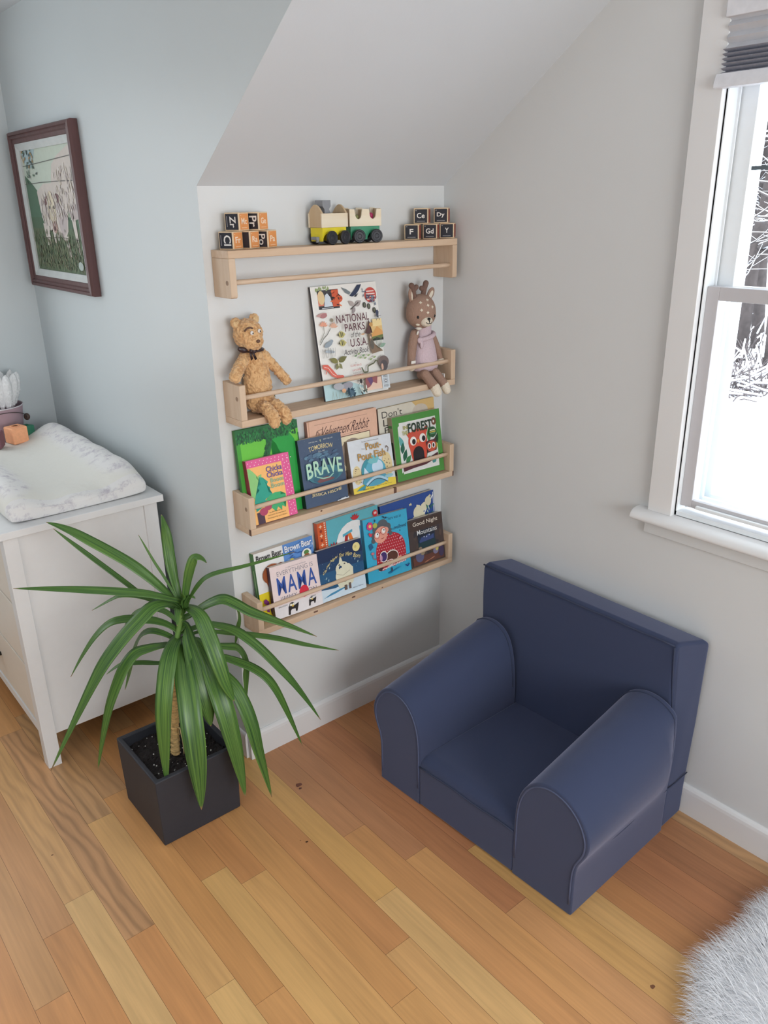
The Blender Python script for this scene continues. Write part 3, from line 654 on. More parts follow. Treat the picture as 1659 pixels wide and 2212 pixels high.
A.poly([(.05, .9), (.0, 1), (.3, 1), (.22, .86), (.1, .84)], (170, 192, 196))
cow = (204, 194, 186); cw2 = (184, 172, 170); cw3 = (212, 200, 176)
A.poly([(.60, .86), (.72, .92), (1.0, 1.0), (1.0, .46), (.88, .42), (.80, .5), (.7, .46), (.55, .52), (.54, .72)], cow)
A.poly([(.22, .66), (.38, .72), (.60, .72), (.72, .60), (.78, .48), (.74, .34), (.66, .26), (.58, .30), (.50, .40), (.40, .34), (.30, .38), (.24, .50)], cow)
A.poly([(.56, .58), (.70, .60), (.76, .46), (.72, .34), (.62, .28), (.58, .40)], cw2); A.poly([(.80, .5), (.9, .58), (1, .5), (.98, .44), (.86, .42)], cw2)
for (a, c_, d_, e_) in ((.25, .40, .30, .22), (.31, .38, .34, .23), (.43, .36, .46, .24), (.50, .34, .53, .26), (.66, .30, .72, .12), (.84, .44, .90, .16)): A.poly([(a, c_), (a+.07, c_), (d_+.02, e_), (d_-.01, e_)], cow)
A.ell(.48, .52, .075, .14, cw3); A.ell(.50, .37, .05, .05, (170, 140, 130)); A.ell(.38, .585, .05, .035, (122, 92, 92), .5); A.ell(.62, .60, .05, .035, (122, 92, 92), -.4); A.ell(.445, .53, .014, .014, (50, 40, 40)); A.ell(.535, .53, .014, .014, (50, 40, 40)); A.ell(.49, .36, .02, .02, (90, 60, 60))
A.line([(0, .87), (.25, .88), (.5, .89), (.75, .90), (1, .91)], .005, (80, 80, 78)); A.line([(0, .725), (.35, .73), (.65, .73), (1, .725)], .005, (80, 80, 78)); A.line([(.2, .28), (.6, .29), (1, .27)], .005, (88, 90, 76))
R_ = random.Random(5)
A.many(True)
for k in range(34):
    x, y = R_.uniform(.01, .26), R_.uniform(.76, .99); A.leafy(x, y, .045, .018, R_.uniform(0, 6.2), R_.choice([(86, 104, 92), (96, 120, 100), (176, 140, 90), (70, 86, 84)]))
for k in range(700):
    x, y = R_.uniform(.02, .95), R_.uniform(.02, .34)*R_.uniform(.5, 1); c_ = R_.choice([(104, 118, 84), (70, 90, 62), (126, 130, 100), (92, 84, 60)]); A.line([(x, y), (x+R_.uniform(-.01, .01), y+R_.uniform(.02, .05))], .007, c_)
for k in range(260):
    x = R_.uniform(.27, .95); y = R_.uniform(.36, .88); 
    if (x > .58 and y > .46 and y < .80+(x-.6)*.3) or (.27 < x < .70 and .42 < y < .66): A.line([(x, y), (x+R_.uniform(-.01, .02), y-.045)], .009, R_.choice([(222, 214, 206), (190, 178, 174), (210, 200, 184), (178, 166, 166)]))
A.many(False)
A.ell(.90, .07, .045, .035, (170, 182, 176))
putw('canvas', b, mats, pc)
# ------------------------------------------------------------------ yucca in the black pot
pt_ = thing('potted_yucca', 'yucca with long strap leaves in a square black pot beside the dresser', 'potted plant', (-.245, -.045, 0))
M_pot = mat('charcoal_pot', (45, 47, 55), .6, .06, 12, .1, 300)
px0, px1, py0, py1, PH = -.364, -.126, -.171, .080, .210
b = B(); o_ = [(px0, py0), (px1, py0), (px1, py1), (px0, py1)]
def ringp(i, z): return [b.verts.new((x+(i if x < -.2 else -i), y+(i if y < 0 else -i), z)) for x, y in o_]
rg = [ringp(.004, 0), ringp(0, PH), ringp(.014, PH), ringp(.014, .165)]
for p, q in zip(rg, rg[1:]):
    for k in range(4): b.faces.new([p[k], p[(k+1) % 4], q[(k+1) % 4], q[k]])
b.faces.new(rg[0][::-1]); b.faces.new(rg[-1]); putw('pot', b, M_pot, pt_, bevel=.004, seg=3)
b = B(); N = 30; R_ = random.Random(3); gr = []
for i in range(N+1):
    gr.append([b.verts.new((px0+.0145+(px1-px0-.029)*i/N, py0+.0145+(py1-py0-.029)*j/N, .180+R_.uniform(-.003, .003)+.006*math.sin(i*.5)*math.sin(j*.4))) for j in range(N+1)])
for i in range(N):
    for j in range(N): b.faces.new([gr[i][j], gr[i+1][j], gr[i+1][j+1], gr[i][j+1]])
for k in range(55):
    x, y = R_.uniform(px0+.02, px1-.02), R_.uniform(py0+.02, py1-.02); r_ = R_.uniform(.0008, .0022)
    ell(b, (x, y, .186), (r_, r_, r_), 1, seg=6)
for k in range(260):
    x, y = R_.uniform(px0+.02, px1-.02), R_.uniform(py0+.02, py1-.02); r_ = R_.uniform(.001, .0035); ell(b, (x, y, .184), (r_, r_*.8, r_*.6), 0, seg=6)
putw('soil', b, [mat('dark_soil', (38, 32, 32), .95, .3, 200), mat('white_perlite', (214, 212, 208), .9)], pt_)
stem = [(-.252, -.050, .178), (-.246, -.050, .24), (-.236, -.050, .33), (-.226, -.050, .41), (-.214, -.050, .49), (-.198, -.051, .55), (-.184, -.054, .605)]
def sp3(P, t):
    n = len(P)-1; x = t*n; i = min(int(x), n-1); f = x-i; p = [Vector(P[max(0, min(n, j))]) for j in (i-1, i, i+1, i+2)]
    return .5*((2*p[1])+(-p[0]+p[2])*f+(2*p[0]-5*p[1]+4*p[2]-p[3])*f**2+(-p[0]+3*p[1]-3*p[2]+p[3])*f**3)
b = B(); P = []; Q = []
for k in range(121):
    t = k/120; P.append(sp3(stem, t)); ph = (t*26) % 1; Q.append((.0110-.0055*t)*(1.0+.30*(1-ph)*(1 if t < .7 else .15)))
tube(b, P[:88], Q[:88], 14); M_tr = mat('tan_leaf_scar_bark', (212, 176, 118), .8, .35, 60, .5, 150, stretch=(1, 1, 4)); putw('trunk', b, M_tr, pt_, smooth=True)
b = B(); tube(b, P[84:], [q*1.1 for q in Q[84:]], 12); putw('green_stem', b, mat('green_stem', (112, 150, 74), .5, .1), pt_, smooth=True)
b = B()
for k in range(7):
    a = R_.uniform(-1.4, 1.0); p0 = Vector((-.245, -.050, .25+R_.uniform(0, .05))); d = Vector((math.cos(a), math.sin(a), 0)); L = R_.uniform(.02, .04)
    tube(b, [p0, p0+d*L+Vector((0, 0, .01)), p0+d*L*1.3+Vector((0, 0, -.03)), Vector((p0.x+d.x*L*1.2, p0.y+d.y*L*1.2, .183))], .0016, 6)
putw('aerial_roots', b, mat('pale_root', (200, 180, 130), .8, .2), pt_, smooth=True)
def leaf_mat():
    m = bpy.data.materials.new('yucca_leaf'); m.use_nodes = True; nt = m.node_tree; b = nt.nodes['Principled BSDF']; b.inputs['Roughness'].default_value = .34
    uv = nt.nodes.new('ShaderNodeAttribute'); uv.attribute_name = 'leafuv'; sx = nt.nodes.new('ShaderNodeSeparateColor'); nt.links.new(uv.outputs['Color'], sx.inputs[0])
    mp = nt.nodes.new('ShaderNodeMapping'); mp.inputs['Scale'].default_value = (14, 2.6, 7); nt.links.new(uv.outputs['Vector'], mp.inputs[0])
    n = nt.nodes.new('ShaderNodeTexNoise'); n.inputs['Scale'].default_value = 1; n.inputs['Detail'].default_value = 4; nt.links.new(mp.outputs[0], n.inputs['Vector'])
    r = nt.nodes.new('ShaderNodeValToRGB'); e = r.color_ramp.elements; e[0].position = .3; e[0].color = lin((42, 82, 46))+(1,); e[1].position = .72; e[1].color = lin((112, 154, 68))+(1,)
    nt.links.new(n.outputs[0], r.inputs[0])
    # dry brown tip
    tp = nt.nodes.new('ShaderNodeMapRange'); tp.inputs[1].default_value = .965; tp.inputs[2].default_value = .99; nt.links.new(sx.outputs[1], tp.inputs[0])
    mx = nt.nodes.new('ShaderNodeMix'); mx.data_type = 'RGBA'; nt.links.new(tp.outputs[0], mx.inputs[0]); nt.links.new(r.outputs[0], mx.inputs[6]); mx.inputs[7].default_value = lin((168, 138, 104))+(1,); nt.links.new(mx.outputs[2], b.inputs['Base Color'])
    b.inputs['Transmission Weight'].default_value = 0; tl = nt.nodes.new('ShaderNodeBsdfTranslucent'); nt.links.new(mx.outputs[2], tl.inputs[0]); ms = nt.nodes.new('ShaderNodeMixShader'); ms.inputs[0].default_value = .18
    nt.links.new(b.outputs[0], ms.inputs[1]); nt.links.new(tl.outputs[0], ms.inputs[2]); nt.links.new(ms.outputs[0], nt.nodes['Material Output'].inputs[0])
    bp = nt.nodes.new('ShaderNodeBump'); bp.inputs['Strength'].default_value = .15; bp.inputs['Distance'].default_value = .001; nt.links.new(n.outputs[0], bp.inputs['Height']); nt.links.new(bp.outputs[0], b.inputs['Normal']); return m
M_leaf = leaf_mat()
LEAVES = [[[[-0.183,-0.054,0.605],[-0.215,-0.035,0.655],[-0.251,-0.014,0.706],[-0.285,0.005,0.746],[-0.325,0.026,0.784],[-0.363,0.045,0.818],[-0.392,0.059,0.844],[-0.421,0.071,0.865],[-0.444,0.081,0.878]],0.0307],[[[-0.2,-0.047,0.62],[-0.223,-0.02,0.619],[-0.255,0.009,0.639],[-0.291,0.038,0.683],[-0.325,0.064,0.725],[-0.355,0.084,0.762],[-0.379,0.097,0.792],[-0.402,0.107,0.821],[-0.42,0.115,0.844]],0.0146],[[[-0.186,-0.053,0.624],[-0.214,-0.057,0.644],[-0.249,-0.057,0.665],[-0.287,-0.054,0.684],[-0.333,-0.045,0.7],[-0.385,-0.029,0.715],[-0.441,-0.007,0.729],[-0.501,0.019,0.741],[-0.554,0.042,0.751]],0.0238],[[[-0.193,-0.05,0.601],[-0.214,-0.027,0.614],[-0.238,-0.004,0.627],[-0.256,0.015,0.635],[-0.28,0.035,0.641],[-0.304,0.051,0.642],[-0.323,0.061,0.635],[-0.347,0.072,0.623],[-0.371,0.082,0.611]],0.0136],[[[-0.192,-0.05,0.631],[-0.195,-0.044,0.643],[-0.2,-0.036,0.662],[-0.206,-0.029,0.683],[-0.214,-0.022,0.706],[-0.224,-0.016,0.732],[-0.234,-0.01,0.761],[-0.245,-0.005,0.794],[-0.253,-0.002,0.817]],0.0072],[[[-0.183,-0.054,0.611],[-0.184,-0.043,0.638],[-0.186,-0.032,0.676],[-0.186,-0.023,0.711],[-0.185,-0.016,0.747],[-0.184,-0.012,0.779],[-0.184,-0.01,0.808],[-0.187,-0.009,0.837],[-0.189,-0.008,0.857]],0.0277],[[[-0.179,-0.056,0.604],[-0.175,-0.063,0.645],[-0.168,-0.071,0.689],[-0.16,-0.08,0.726],[-0.153,-0.086,0.746],[-0.147,-0.091,0.753],[-0.139,-0.095,0.752],[-0.13,-0.099,0.744],[-0.124,-0.102,0.734]],0.0238],[[[-0.175,-0.058,0.604],[-0.172,-0.076,0.634],[-0.163,-0.095,0.666],[-0.151,-0.113,0.693],[-0.139,-0.129,0.71],[-0.114,-0.147,0.721],[-0.061,-0.173,0.729],[0.004,-0.201,0.74],[0.063,-0.227,0.751]],0.014],[[[-0.165,-0.062,0.583],[-0.148,-0.086,0.606],[-0.126,-0.111,0.625],[-0.103,-0.134,0.634],[-0.081,-0.155,0.621],[-0.052,-0.174,0.596],[-0.009,-0.196,0.569],[0.049,-0.221,0.532],[0.105,-0.246,0.494]],0.034],[[[-0.134,-0.076,0.547],[-0.112,-0.107,0.549],[-0.085,-0.139,0.539],[-0.061,-0.168,0.515],[-0.036,-0.193,0.481],[-0.008,-0.214,0.436],[0.026,-0.233,0.378],[0.062,-0.249,0.307],[0.092,-0.262,0.24]],0.0304],[[[-0.145,-0.071,0.53],[-0.114,-0.098,0.527],[-0.076,-0.128,0.521],[-0.037,-0.156,0.513],[-0.0,-0.181,0.503],[0.037,-0.203,0.489],[0.077,-0.222,0.47],[0.123,-0.243,0.451],[0.165,-0.261,0.434]],0.0181],[[[-0.144,-0.071,0.486],[-0.115,-0.084,0.478],[-0.085,-0.097,0.47],[-0.064,-0.106,0.463],[-0.051,-0.112,0.44],[-0.045,-0.114,0.407],[-0.048,-0.113,0.371],[-0.051,-0.112,0.327],[-0.053,-0.111,0.285]],0.0257],[[[-0.145,-0.071,0.592],[-0.113,-0.074,0.598],[-0.081,-0.077,0.599],[-0.058,-0.079,0.591],[-0.041,-0.079,0.568],[-0.034,-0.078,0.537],[-0.038,-0.074,0.504],[-0.044,-0.071,0.473],[-0.05,-0.069,0.448]],0.0184],[[[-0.142,-0.072,0.46],[-0.121,-0.106,0.459],[-0.092,-0.142,0.449],[-0.061,-0.176,0.431],[-0.04,-0.201,0.409],[-0.022,-0.219,0.373],[-0.003,-0.231,0.313],[0.018,-0.24,0.239],[0.036,-0.248,0.172]],0.0274],[[[-0.178,-0.057,0.604],[-0.175,-0.094,0.615],[-0.171,-0.129,0.605],[-0.17,-0.158,0.568],[-0.169,-0.181,0.533],[-0.166,-0.197,0.493],[-0.159,-0.207,0.446],[-0.149,-0.211,0.407],[-0.142,-0.214,0.382]],0.0414],[[[-0.182,-0.055,0.556],[-0.19,-0.084,0.528],[-0.196,-0.113,0.493],[-0.2,-0.138,0.46],[-0.202,-0.158,0.429],[-0.202,-0.171,0.399],[-0.201,-0.177,0.37],[-0.199,-0.178,0.337],[-0.198,-0.179,0.311]],0.0471],[[[-0.194,-0.049,0.508],[-0.214,-0.093,0.494],[-0.232,-0.134,0.464],[-0.246,-0.17,0.42],[-0.258,-0.198,0.368],[-0.265,-0.217,0.307],[-0.268,-0.224,0.239],[-0.269,-0.224,0.168],[-0.271,-0.223,0.109]],0.0557],[[[-0.163,-0.063,0.502],[-0.164,-0.104,0.486],[-0.165,-0.142,0.456],[-0.168,-0.174,0.416],[-0.169,-0.2,0.376],[-0.167,-0.218,0.324],[-0.16,-0.228,0.248],[-0.152,-0.231,0.161],[-0.146,-0.234,0.086]],0.0518],[[[-0.156,-0.066,0.463],[-0.141,-0.108,0.439],[-0.125,-0.149,0.409],[-0.116,-0.182,0.382],[-0.109,-0.207,0.34],[-0.103,-0.225,0.286],[-0.097,-0.234,0.222],[-0.084,-0.239,0.136],[-0.072,-0.245,0.051]],0.0412],[[[-0.2,-0.047,0.522],[-0.227,-0.076,0.526],[-0.253,-0.104,0.516],[-0.276,-0.127,0.489],[-0.295,-0.145,0.449],[-0.31,-0.155,0.395],[-0.319,-0.159,0.327],[-0.324,-0.156,0.243],[-0.328,-0.155,0.167]],0.042],[[[-0.196,-0.049,0.613],[-0.229,-0.062,0.638],[-0.267,-0.071,0.645],[-0.306,-0.076,0.626],[-0.355,-0.072,0.588],[-0.404,-0.062,0.535],[-0.442,-0.05,0.476],[-0.499,-0.025,0.37],[-0.562,0.002,0.251]],0.0393],[[[-0.212,-0.042,0.505],[-0.253,-0.051,0.518],[-0.294,-0.059,0.528],[-0.328,-0.066,0.531],[-0.359,-0.071,0.51],[-0.386,-0.07,0.467],[-0.413,-0.063,0.404],[-0.439,-0.052,0.314],[-0.461,-0.042,0.223]],0.0322],[[[-0.207,-0.044,0.548],[-0.224,-0.036,0.565],[-0.25,-0.025,0.58],[-0.282,-0.011,0.59],[-0.316,0.004,0.597],[-0.352,0.019,0.592],[-0.388,0.035,0.56],[-0.425,0.051,0.508],[-0.457,0.065,0.454]],0.0248],[[[-0.21,-0.042,0.518],[-0.23,-0.02,0.533],[-0.251,0.002,0.539],[-0.269,0.021,0.529],[-0.282,0.036,0.501],[-0.293,0.046,0.466],[-0.302,0.052,0.43],[-0.314,0.057,0.392],[-0.325,0.062,0.358]],0.0222],[[[-0.218,-0.039,0.446],[-0.235,-0.021,0.445],[-0.259,0.0,0.445],[-0.28,0.019,0.446],[-0.301,0.035,0.446],[-0.318,0.046,0.446],[-0.333,0.055,0.443],[-0.351,0.063,0.432],[-0.365,0.069,0.421]],0.0142],[[[-0.2,-0.047,0.571],[-0.203,-0.029,0.577],[-0.21,-0.01,0.585],[-0.221,0.008,0.59],[-0.234,0.024,0.592],[-0.252,0.039,0.589],[-0.271,0.049,0.582],[-0.287,0.057,0.566],[-0.299,0.062,0.55]],0.0173]]
CAMV = Vector((-.7, -1.78, .9)).normalized()
LEAVES += [([(-.186,-.054,.59),(-.189,-.075,.64),(-.194,-.09,.66),(-.20,-.10,.672)], .016), ([(-.184,-.055,.59),(-.175,-.07,.63),(-.168,-.08,.645),(-.160,-.09,.64)], .014), ([(-.19,-.056,.585),(-.205,-.08,.62),(-.222,-.11,.625),(-.24,-.14,.61)], .018)]
for li, (pts, wd) in enumerate(LEAVES):
    wd *= 1.04
    s0 = Vector(pts[0]); zz = max(.40, min(.60, s0.z-.012)); tt = min(range(121), key=lambda k: abs(P[k].z-zz))
    path = ([tuple(P[tt])] if (P[tt]-s0).length > .012 else []) + [tuple(p) for p in pts]
    b = B(); uvl = b.loops.layers.float_color.new('leafuv'); N = 36; prev = None; pl = [sp3(path, k/N) for k in range(N+1)]; vd = None
    for k in range(N+1):
        t = k/N; T = (pl[min(N, k+1)]-pl[max(0, k-1)]).normalized()
        # the broad side looks up and outwards; sideways = tangent x up blended with the previous frame
        out = Vector((pl[k].x+.2, pl[k].y+.05, 0)); nrm = (Vector((0, 0, 1))*1.0+CAMV*.55 + (out.normalized()*.35 if out.length > .02 else Vector((0, 0, 0))))
        sd = T.cross(nrm); sd = sd.normalized() if sd.length > 1e-4 else Vector((1, 0, 0))
        if vd is not None:
            if sd.dot(vd) < 0: sd = -sd
            sd = (sd*.35+vd*.65).normalized()
        vd = sd; up = sd.cross(T).normalized()
        if up.z < 0 and abs(up.z) > .05 and False: up = -up
        wq = wd*.5*min(1, (.42+1.5*t) if t < .4 else 1.0)*((1-((t-.55)/.45)**2.2) if t > .55 else 1)
        wq = max(wq, .0006); cup = .20*(1-t*.5)
        if up.dot(Vector((0, 0, 1))*.7+CAMV*.5) < 0: cs = -1
        else: cs = 1
        row = [b.verts.new(pl[k]+sd*wq*a_+up*cs*wq*cup*abs(a_)**1.3) for a_ in (-1, -.5, 0, .5, 1)]
        if prev:
            for q in range(4):
                f = b.faces.new([prev[q], prev[q+1], row[q+1], row[q]])
                for l, (aa, tt_) in zip(f.loops, ((q/4, (k-1)/N), ((q+1)/4, (k-1)/N), ((q+1)/4, t), (q/4, t))): l[uvl] = (aa, tt_, li*.37, 1)
        prev = row
    o = putw('leaf', b, M_leaf, pt_, smooth='keep')
    md = o.modifiers.new('thickness', 'SOLIDIFY'); md.thickness = .0007
# ------------------------------------------------------------------ letter blocks on the top shelf
M_blk = mat('block_wood', (222, 196, 162), .6, .06, 80); BK = (34, 34, 44); OG = (226, 150, 88); RD = (150, 66, 52); WT = (232, 228, 222)
BS = .0415
def block(word, label, c, z, rz, faces, name='letter_block'):
    t = thing('letter_block', label, 'letter block', (c[0], c[1], z), Matrix.Rotation(rz, 4, 'Z'), 'letter blocks on the top shelf')
    b = B(); h = BS/2; box(b, (-h, -h, 0), (h, h, BS)); put('cube_body', b, M_blk, t, world=False, bevel=.0018, seg=3)
    for (nm, side, rgb, txt, sub, turn) in faces:
        b = B(); mats = [ink(rgb)]
        if side == 'front': fn = lambda u, v, d: (-h+BS*u, -h-.00035-d, BS*v)
        elif side == 'right': fn = lambda u, v, d: (h+.00035+d, -h+BS*u, BS*v)
        else: fn = lambda u, v, d: (-h-.00035-d, h-BS*u, BS*v)
        A = Art(b, fn, mats); A.rect(.07, .07, .93, .93, rgb)
        tc_ = WT if rgb != OG else (246, 222, 198)
        if txt:
            if turn:
                V, F = text_mesh(txt, .018); ax = min(v[0] for v in V); bx = max(v[0] for v in V); ay = min(v[1] for v in V); by = max(v[1] for v in V); A.n += 1
                k_ = .50/max(by-ay, .01); k_ = min(k_, .62/(bx-ax)); vs = [b.verts.new(fn(.36+(v[1]-ay)*k_, .80-(v[0]-ax)*k_, A.n*A.step)) for v in V]
                for f in F:
                    try: g = b.faces.new([vs[i] for i in f]); g.material_index = A.mi(tc_)
                    except ValueError: pass
                A.rect(.16, .22, .20, .80, (150, 146, 150))
            else:
                wd = .26*len(txt) if len(txt) > 1 else .26
                A.text(txt, .5-wd/2-(.02 if len(txt) > 1 else 0), .36, .5+wd/2, .70, tc_, off=.018)
                A.rect(.22, .15, .78, .19, tuple(int(a*.6+q*.4) for a, q in zip(tc_, rgb))); A.rect(.12, .82, .22, .87, tuple(int(a*.6+q*.4) for a, q in zip(tc_, rgb)))
        put(nm, b, mats, t, world=False)
    return t
ra = math.radians(26); cx_, cy_ = .0096, .0277; zt = 1.4872
def L3(front, left, turn=1): return [('printed_face', 'left', BK, left, '', turn), ('printed_face', 'front', OG, front, '', 0)]
# in this turned frame the block's front looks 26 degrees right of the room and its left side towards the dresser
block('Cl', 'letter block reading Cl and Fr at the bottom left of the left pile', (.051+cx_, -.060+cy_), zt, ra, L3('Fr', 'Cl'))
block('Ra', 'letter block reading Ra in the bottom row of the left pile', (.0975+cx_, -.060+cy_), zt, ra, L3('Ra', ''))
block('Pa', 'letter block reading Pa in the bottom row of the left pile', (.148+cx_, -.060+cy_), zt, ra, L3('Pa', 'Po'))
block('Zr', 'letter block reading Zr and Mc in the upper row of the left pile', (.071+cx_, -.060+cy_), zt+BS+.0004, ra, L3('Mc', 'Zr'))
block('Ge', 'letter block reading Ge in the upper row of the left pile', (.125+cx_, -.060+cy_), zt+BS+.0004, ra, L3('Ge', 'Pr', 1))
rb_ = math.radians(-51)
def R3(s): return [('printed_face', 'front', BK, s, '', 0), ('printed_face', 'right', RD, '', '', 0)]
block('F', 'black letter block reading F at the bottom left of the right pile', (.646, -.034), zt, rb_, R3('F'))
block('Gd', 'black letter block reading Gd, bottom middle of the right pile', (.709, -.042), zt, rb_, R3('Gd'))
block('Y', 'black letter block reading Y at the bottom right of the right pile', (.7685, -.050), zt, rb_, R3('Y'))
block('Ce', 'black-faced letter block reading Ce, upper left of the right pile', (.680, -.036), zt+BS+.0004, rb_, R3('Ce'))
block('Dy', 'black-faced letter block reading Dy, upper right of the right pile', (.749, -.045), zt+BS+.0004, rb_, R3('Dy'))
# ------------------------------------------------------------------ toy train
M_cream = wood('cream_plywood', (230, 220, 198), 'X', .95, .5); M_yel = mat('yellow_paint', (232, 214, 44), .4, .02); M_grn = mat('green_paint', (48, 142, 104), .4, .02); M_blkr = mat('black_wheel', (30, 31, 38), .4, .05); M_gry = mat('grey_paint', (138, 140, 144), .45, .04); M_sil = mat('axle_pin', (210, 210, 212), .35)
def wheels(t, L, Wd, xs_):
    for x in xs_:
        for s_ in (0, 1):
            y = -.006 if s_ == 0 else Wd-.002; b = B()
            M = Matrix.Translation((x, y+(.008 if s_ else 0), .0172)) @ Matrix.Rotation(PI/2, 4, 'X')
            lathe(b, [(0, .0), (.016, 0), (.0172, .0015), (.0172, .0075), (.0155, .009), (.0125, .009), (.0118, .0078), (.006, .0078), (.005, .0088), (0, .0088)], n=28, M=M)
            wl = put('wheel', b, M_blkr, t, world=False, smooth=True, bevel=.0005)
            b = B(); ell(b, (x, y-.0015 if s_ == 0 else y+.0095, .0172), (.0024, .0022, .0024)); put('axle_pin', b, M_sil, wl, world=False, smooth=True)
def chassis(L, Wd, ins=.004):
    P = [(ins, .014), (ins, .042), (L-ins, .042), (L-ins, .014)]
    for xc in (L*.76, L*.26):
        for k in range(9): a = PI*k/8; P.append((xc+.0185*math.cos(a), .0085+.0195*math.sin(a)) if k not in (0, 8) else (xc+.0185*math.cos(a), .0085))
        if xc > L*.5: P.append((L*.5+.004, .0085)); P.append((L*.5-.004, .0085))
    return P
# locomotive: near side on the room side
lz = math.radians(6); LL, LW = .091, .054
eng = thing('toy_train_engine', 'cream toy train engine with yellow base and grey chimney on the top shelf', 'toy train', (.306, -.0690, 1.4872), Matrix.Rotation(lz, 4, 'Z'))
b = B(); prism(b, chassis(LL, LW), lambda x, z, d: (x, d, z), .004, LW-.004); put('yellow_base', b, M_yel, eng, world=False, bevel=.0006)
wheels(eng, LL, LW, (LL*.26, LL*.76))
b = B(); box(b, (0, 0, .042), (LL, .005, .0765)); box(b, (0, LW-.005, .042), (LL, LW, .0765)); box(b, (.004, .004, .042), (LL-.004, LW-.004, .047)); put('cab_sides', b, M_cream, eng, world=False, bevel=.001)
for x in (0.0005, LL-.0065):
    G = [(0.0005, .0425), (LW-.0005, .0425), (LW-.0005, .076)] + [(LW/2+(LW/2-.002)*math.cos(a)*(1-.35*math.sin(a)), .076+.0215*math.sin(a)) for a in [PI*k/12 for k in range(1, 12)]] + [(0.0005, .076)]
    b = B(); prism(b, G, lambda y, z, d: (d, y, z), x, x+.006); put('gable_end', b, wood('tan_plywood', (204, 180, 146), 'Z', .92), eng, world=False, bevel=.0008)
b = B()
prism(b, [(.021, .048), (.021, .086), (.015, .093), (.015, .108), (.043, .108), (.043, .093), (.037, .086), (.050, .062), (.050, .048)], lambda x, z, d: (x, d, z), LW*.22, LW*.78); put('chimney', b, M_gry, eng, world=False, bevel=.001)
b = B(); box(b, (-.006, LW*.30, .012), (.004, LW*.72, .020)); box(b, (-.004, LW*.30, .006), (.003, LW*.42, .013)); put('cow_catcher', b, M_gry, eng, world=False, bevel=.001)
CL, CW = .093, .046
car = thing('toy_train_wagon', 'cream toy train wagon with green base and notched sides behind the engine', 'toy train', (.411, -.0475, 1.4872), Matrix.Rotation(math.radians(-14), 4, 'Z'))
b = B(); prism(b, chassis(CL, CW), lambda x, z, d: (x, d, z), .004, CW-.004); put('green_base', b, M_grn, car, world=False, bevel=.0006)
wheels(car, CL, CW, (CL*.24, CL*.78))
def notched(ztop, cs):
    P = [(0, .042), (CL, .042), (CL, ztop)]
    for c_ in cs[::-1]:
        P += [(c_+.0115, ztop)] + [(c_+.009*math.cos(a), ztop-.0135+.0115*math.sin(-a)*1.0) for a in [PI*k/8 for k in range(0, 9)]] + [(c_-.0115, ztop)]
    return P+[(0, ztop)]
b = B(); prism(b, notched(.085, (.026, .068)), lambda x, z, d: (x, d, z), 0, .005); put('notched_side', b, M_cream, car, world=False, bevel=.0006)
b = B(); prism(b, notched(.088, (.026, .068)), lambda x, z, d: (x, d, z), CW-.005, CW); put('notched_side', b, M_cream, car, world=False, bevel=.0006)
b = B(); box(b, (0, .005, .042), (.005, CW-.005, .086)); box(b, (CL-.005, .005, .042), (CL, CW-.005, .086)); box(b, (.005, .005, .042), (CL-.005, CW-.005, .047)); box(b, (.044, .005, .047), (.048, CW-.005, .084)); put('end_walls', b, wood('tan_plywood', (204, 180, 146), 'Z', .92), car, world=False, bevel=.0006)
b = B(); tube(b, [(.068, .014, .047), (.068, .014, .066)], .006, 14); ell(b, (.068, .014, .069), (.0068, .0068, .0068)); put('magenta_peg', b, mat('magenta_paint', (170, 44, 92), .4), car, world=False, smooth=True)
b = B(); tube(b, [(.026, .014, .047), (.026, .014, .062)], .006, 14); ell(b, (.026, .014, .065), (.0062, .0062, .0062)); put('olive_peg', b, mat('olive_paint', (132, 134, 84), .5), car, world=False, smooth=True)
# ------------------------------------------------------------------ plush bear
def fur_mat(name, rgb, rgb2):
    m = bpy.data.materials.new(name); m.use_nodes = True; nt = m.node_tree; b = nt.nodes['Principled BSDF']; b.inputs['Roughness'].default_value = .95; b.inputs['Sheen Weight'].default_value = .3
    tc = nt.nodes.new('ShaderNodeTexCoord'); n = nt.nodes.new('ShaderNodeTexNoise'); n.inputs['Scale'].default_value = 75; n.inputs['Detail'].default_value = 5; n.inputs['Distortion'].default_value = 1.5; nt.links.new(tc.outputs['Object'], n.inputs['Vector'])
    r = nt.nodes.new('ShaderNodeValToRGB'); e = r.color_ramp.elements; e[0].position = .36; e[0].color = lin(rgb2)+(1,); e[1].position = .56; e[1].color = lin(rgb)+(1,); nt.links.new(n.outputs[0], r.inputs[0]); nt.links.new(r.outputs[0], b.inputs['Base Color'])
    bp = nt.nodes.new('ShaderNodeBump'); bp.inputs['Strength'].default_value = .9; bp.inputs['Distance'].default_value = .003; nt.links.new(n.outputs[0], bp.inputs['Height']); nt.links.new(bp.outputs[0], b.inputs['Normal']); return m
M_bear = fur_mat('tan_plush_fur', (222, 180, 130), (190, 142, 94)); M_bearL = fur_mat('light_plush_fur', (216, 184, 138), (168, 128, 84))
bear = thing('plush_bear', 'tan curly plush teddy bear sitting at the left end of the second shelf', 'teddy bear', (.10, -.04, 1.077))
def limbs(b, path, rad):
    pts = [Vector(p) for p in path]
    for (p, q), (r0, r1) in zip(zip(pts, pts[1:]), zip(rad, rad[1:])):
        n = max(2, int((q-p).length/.004))
        for k in range(n+1): ell(b, p.lerp(q, k/n), [r0+(r1-r0)*k/n]*3, seg=10)
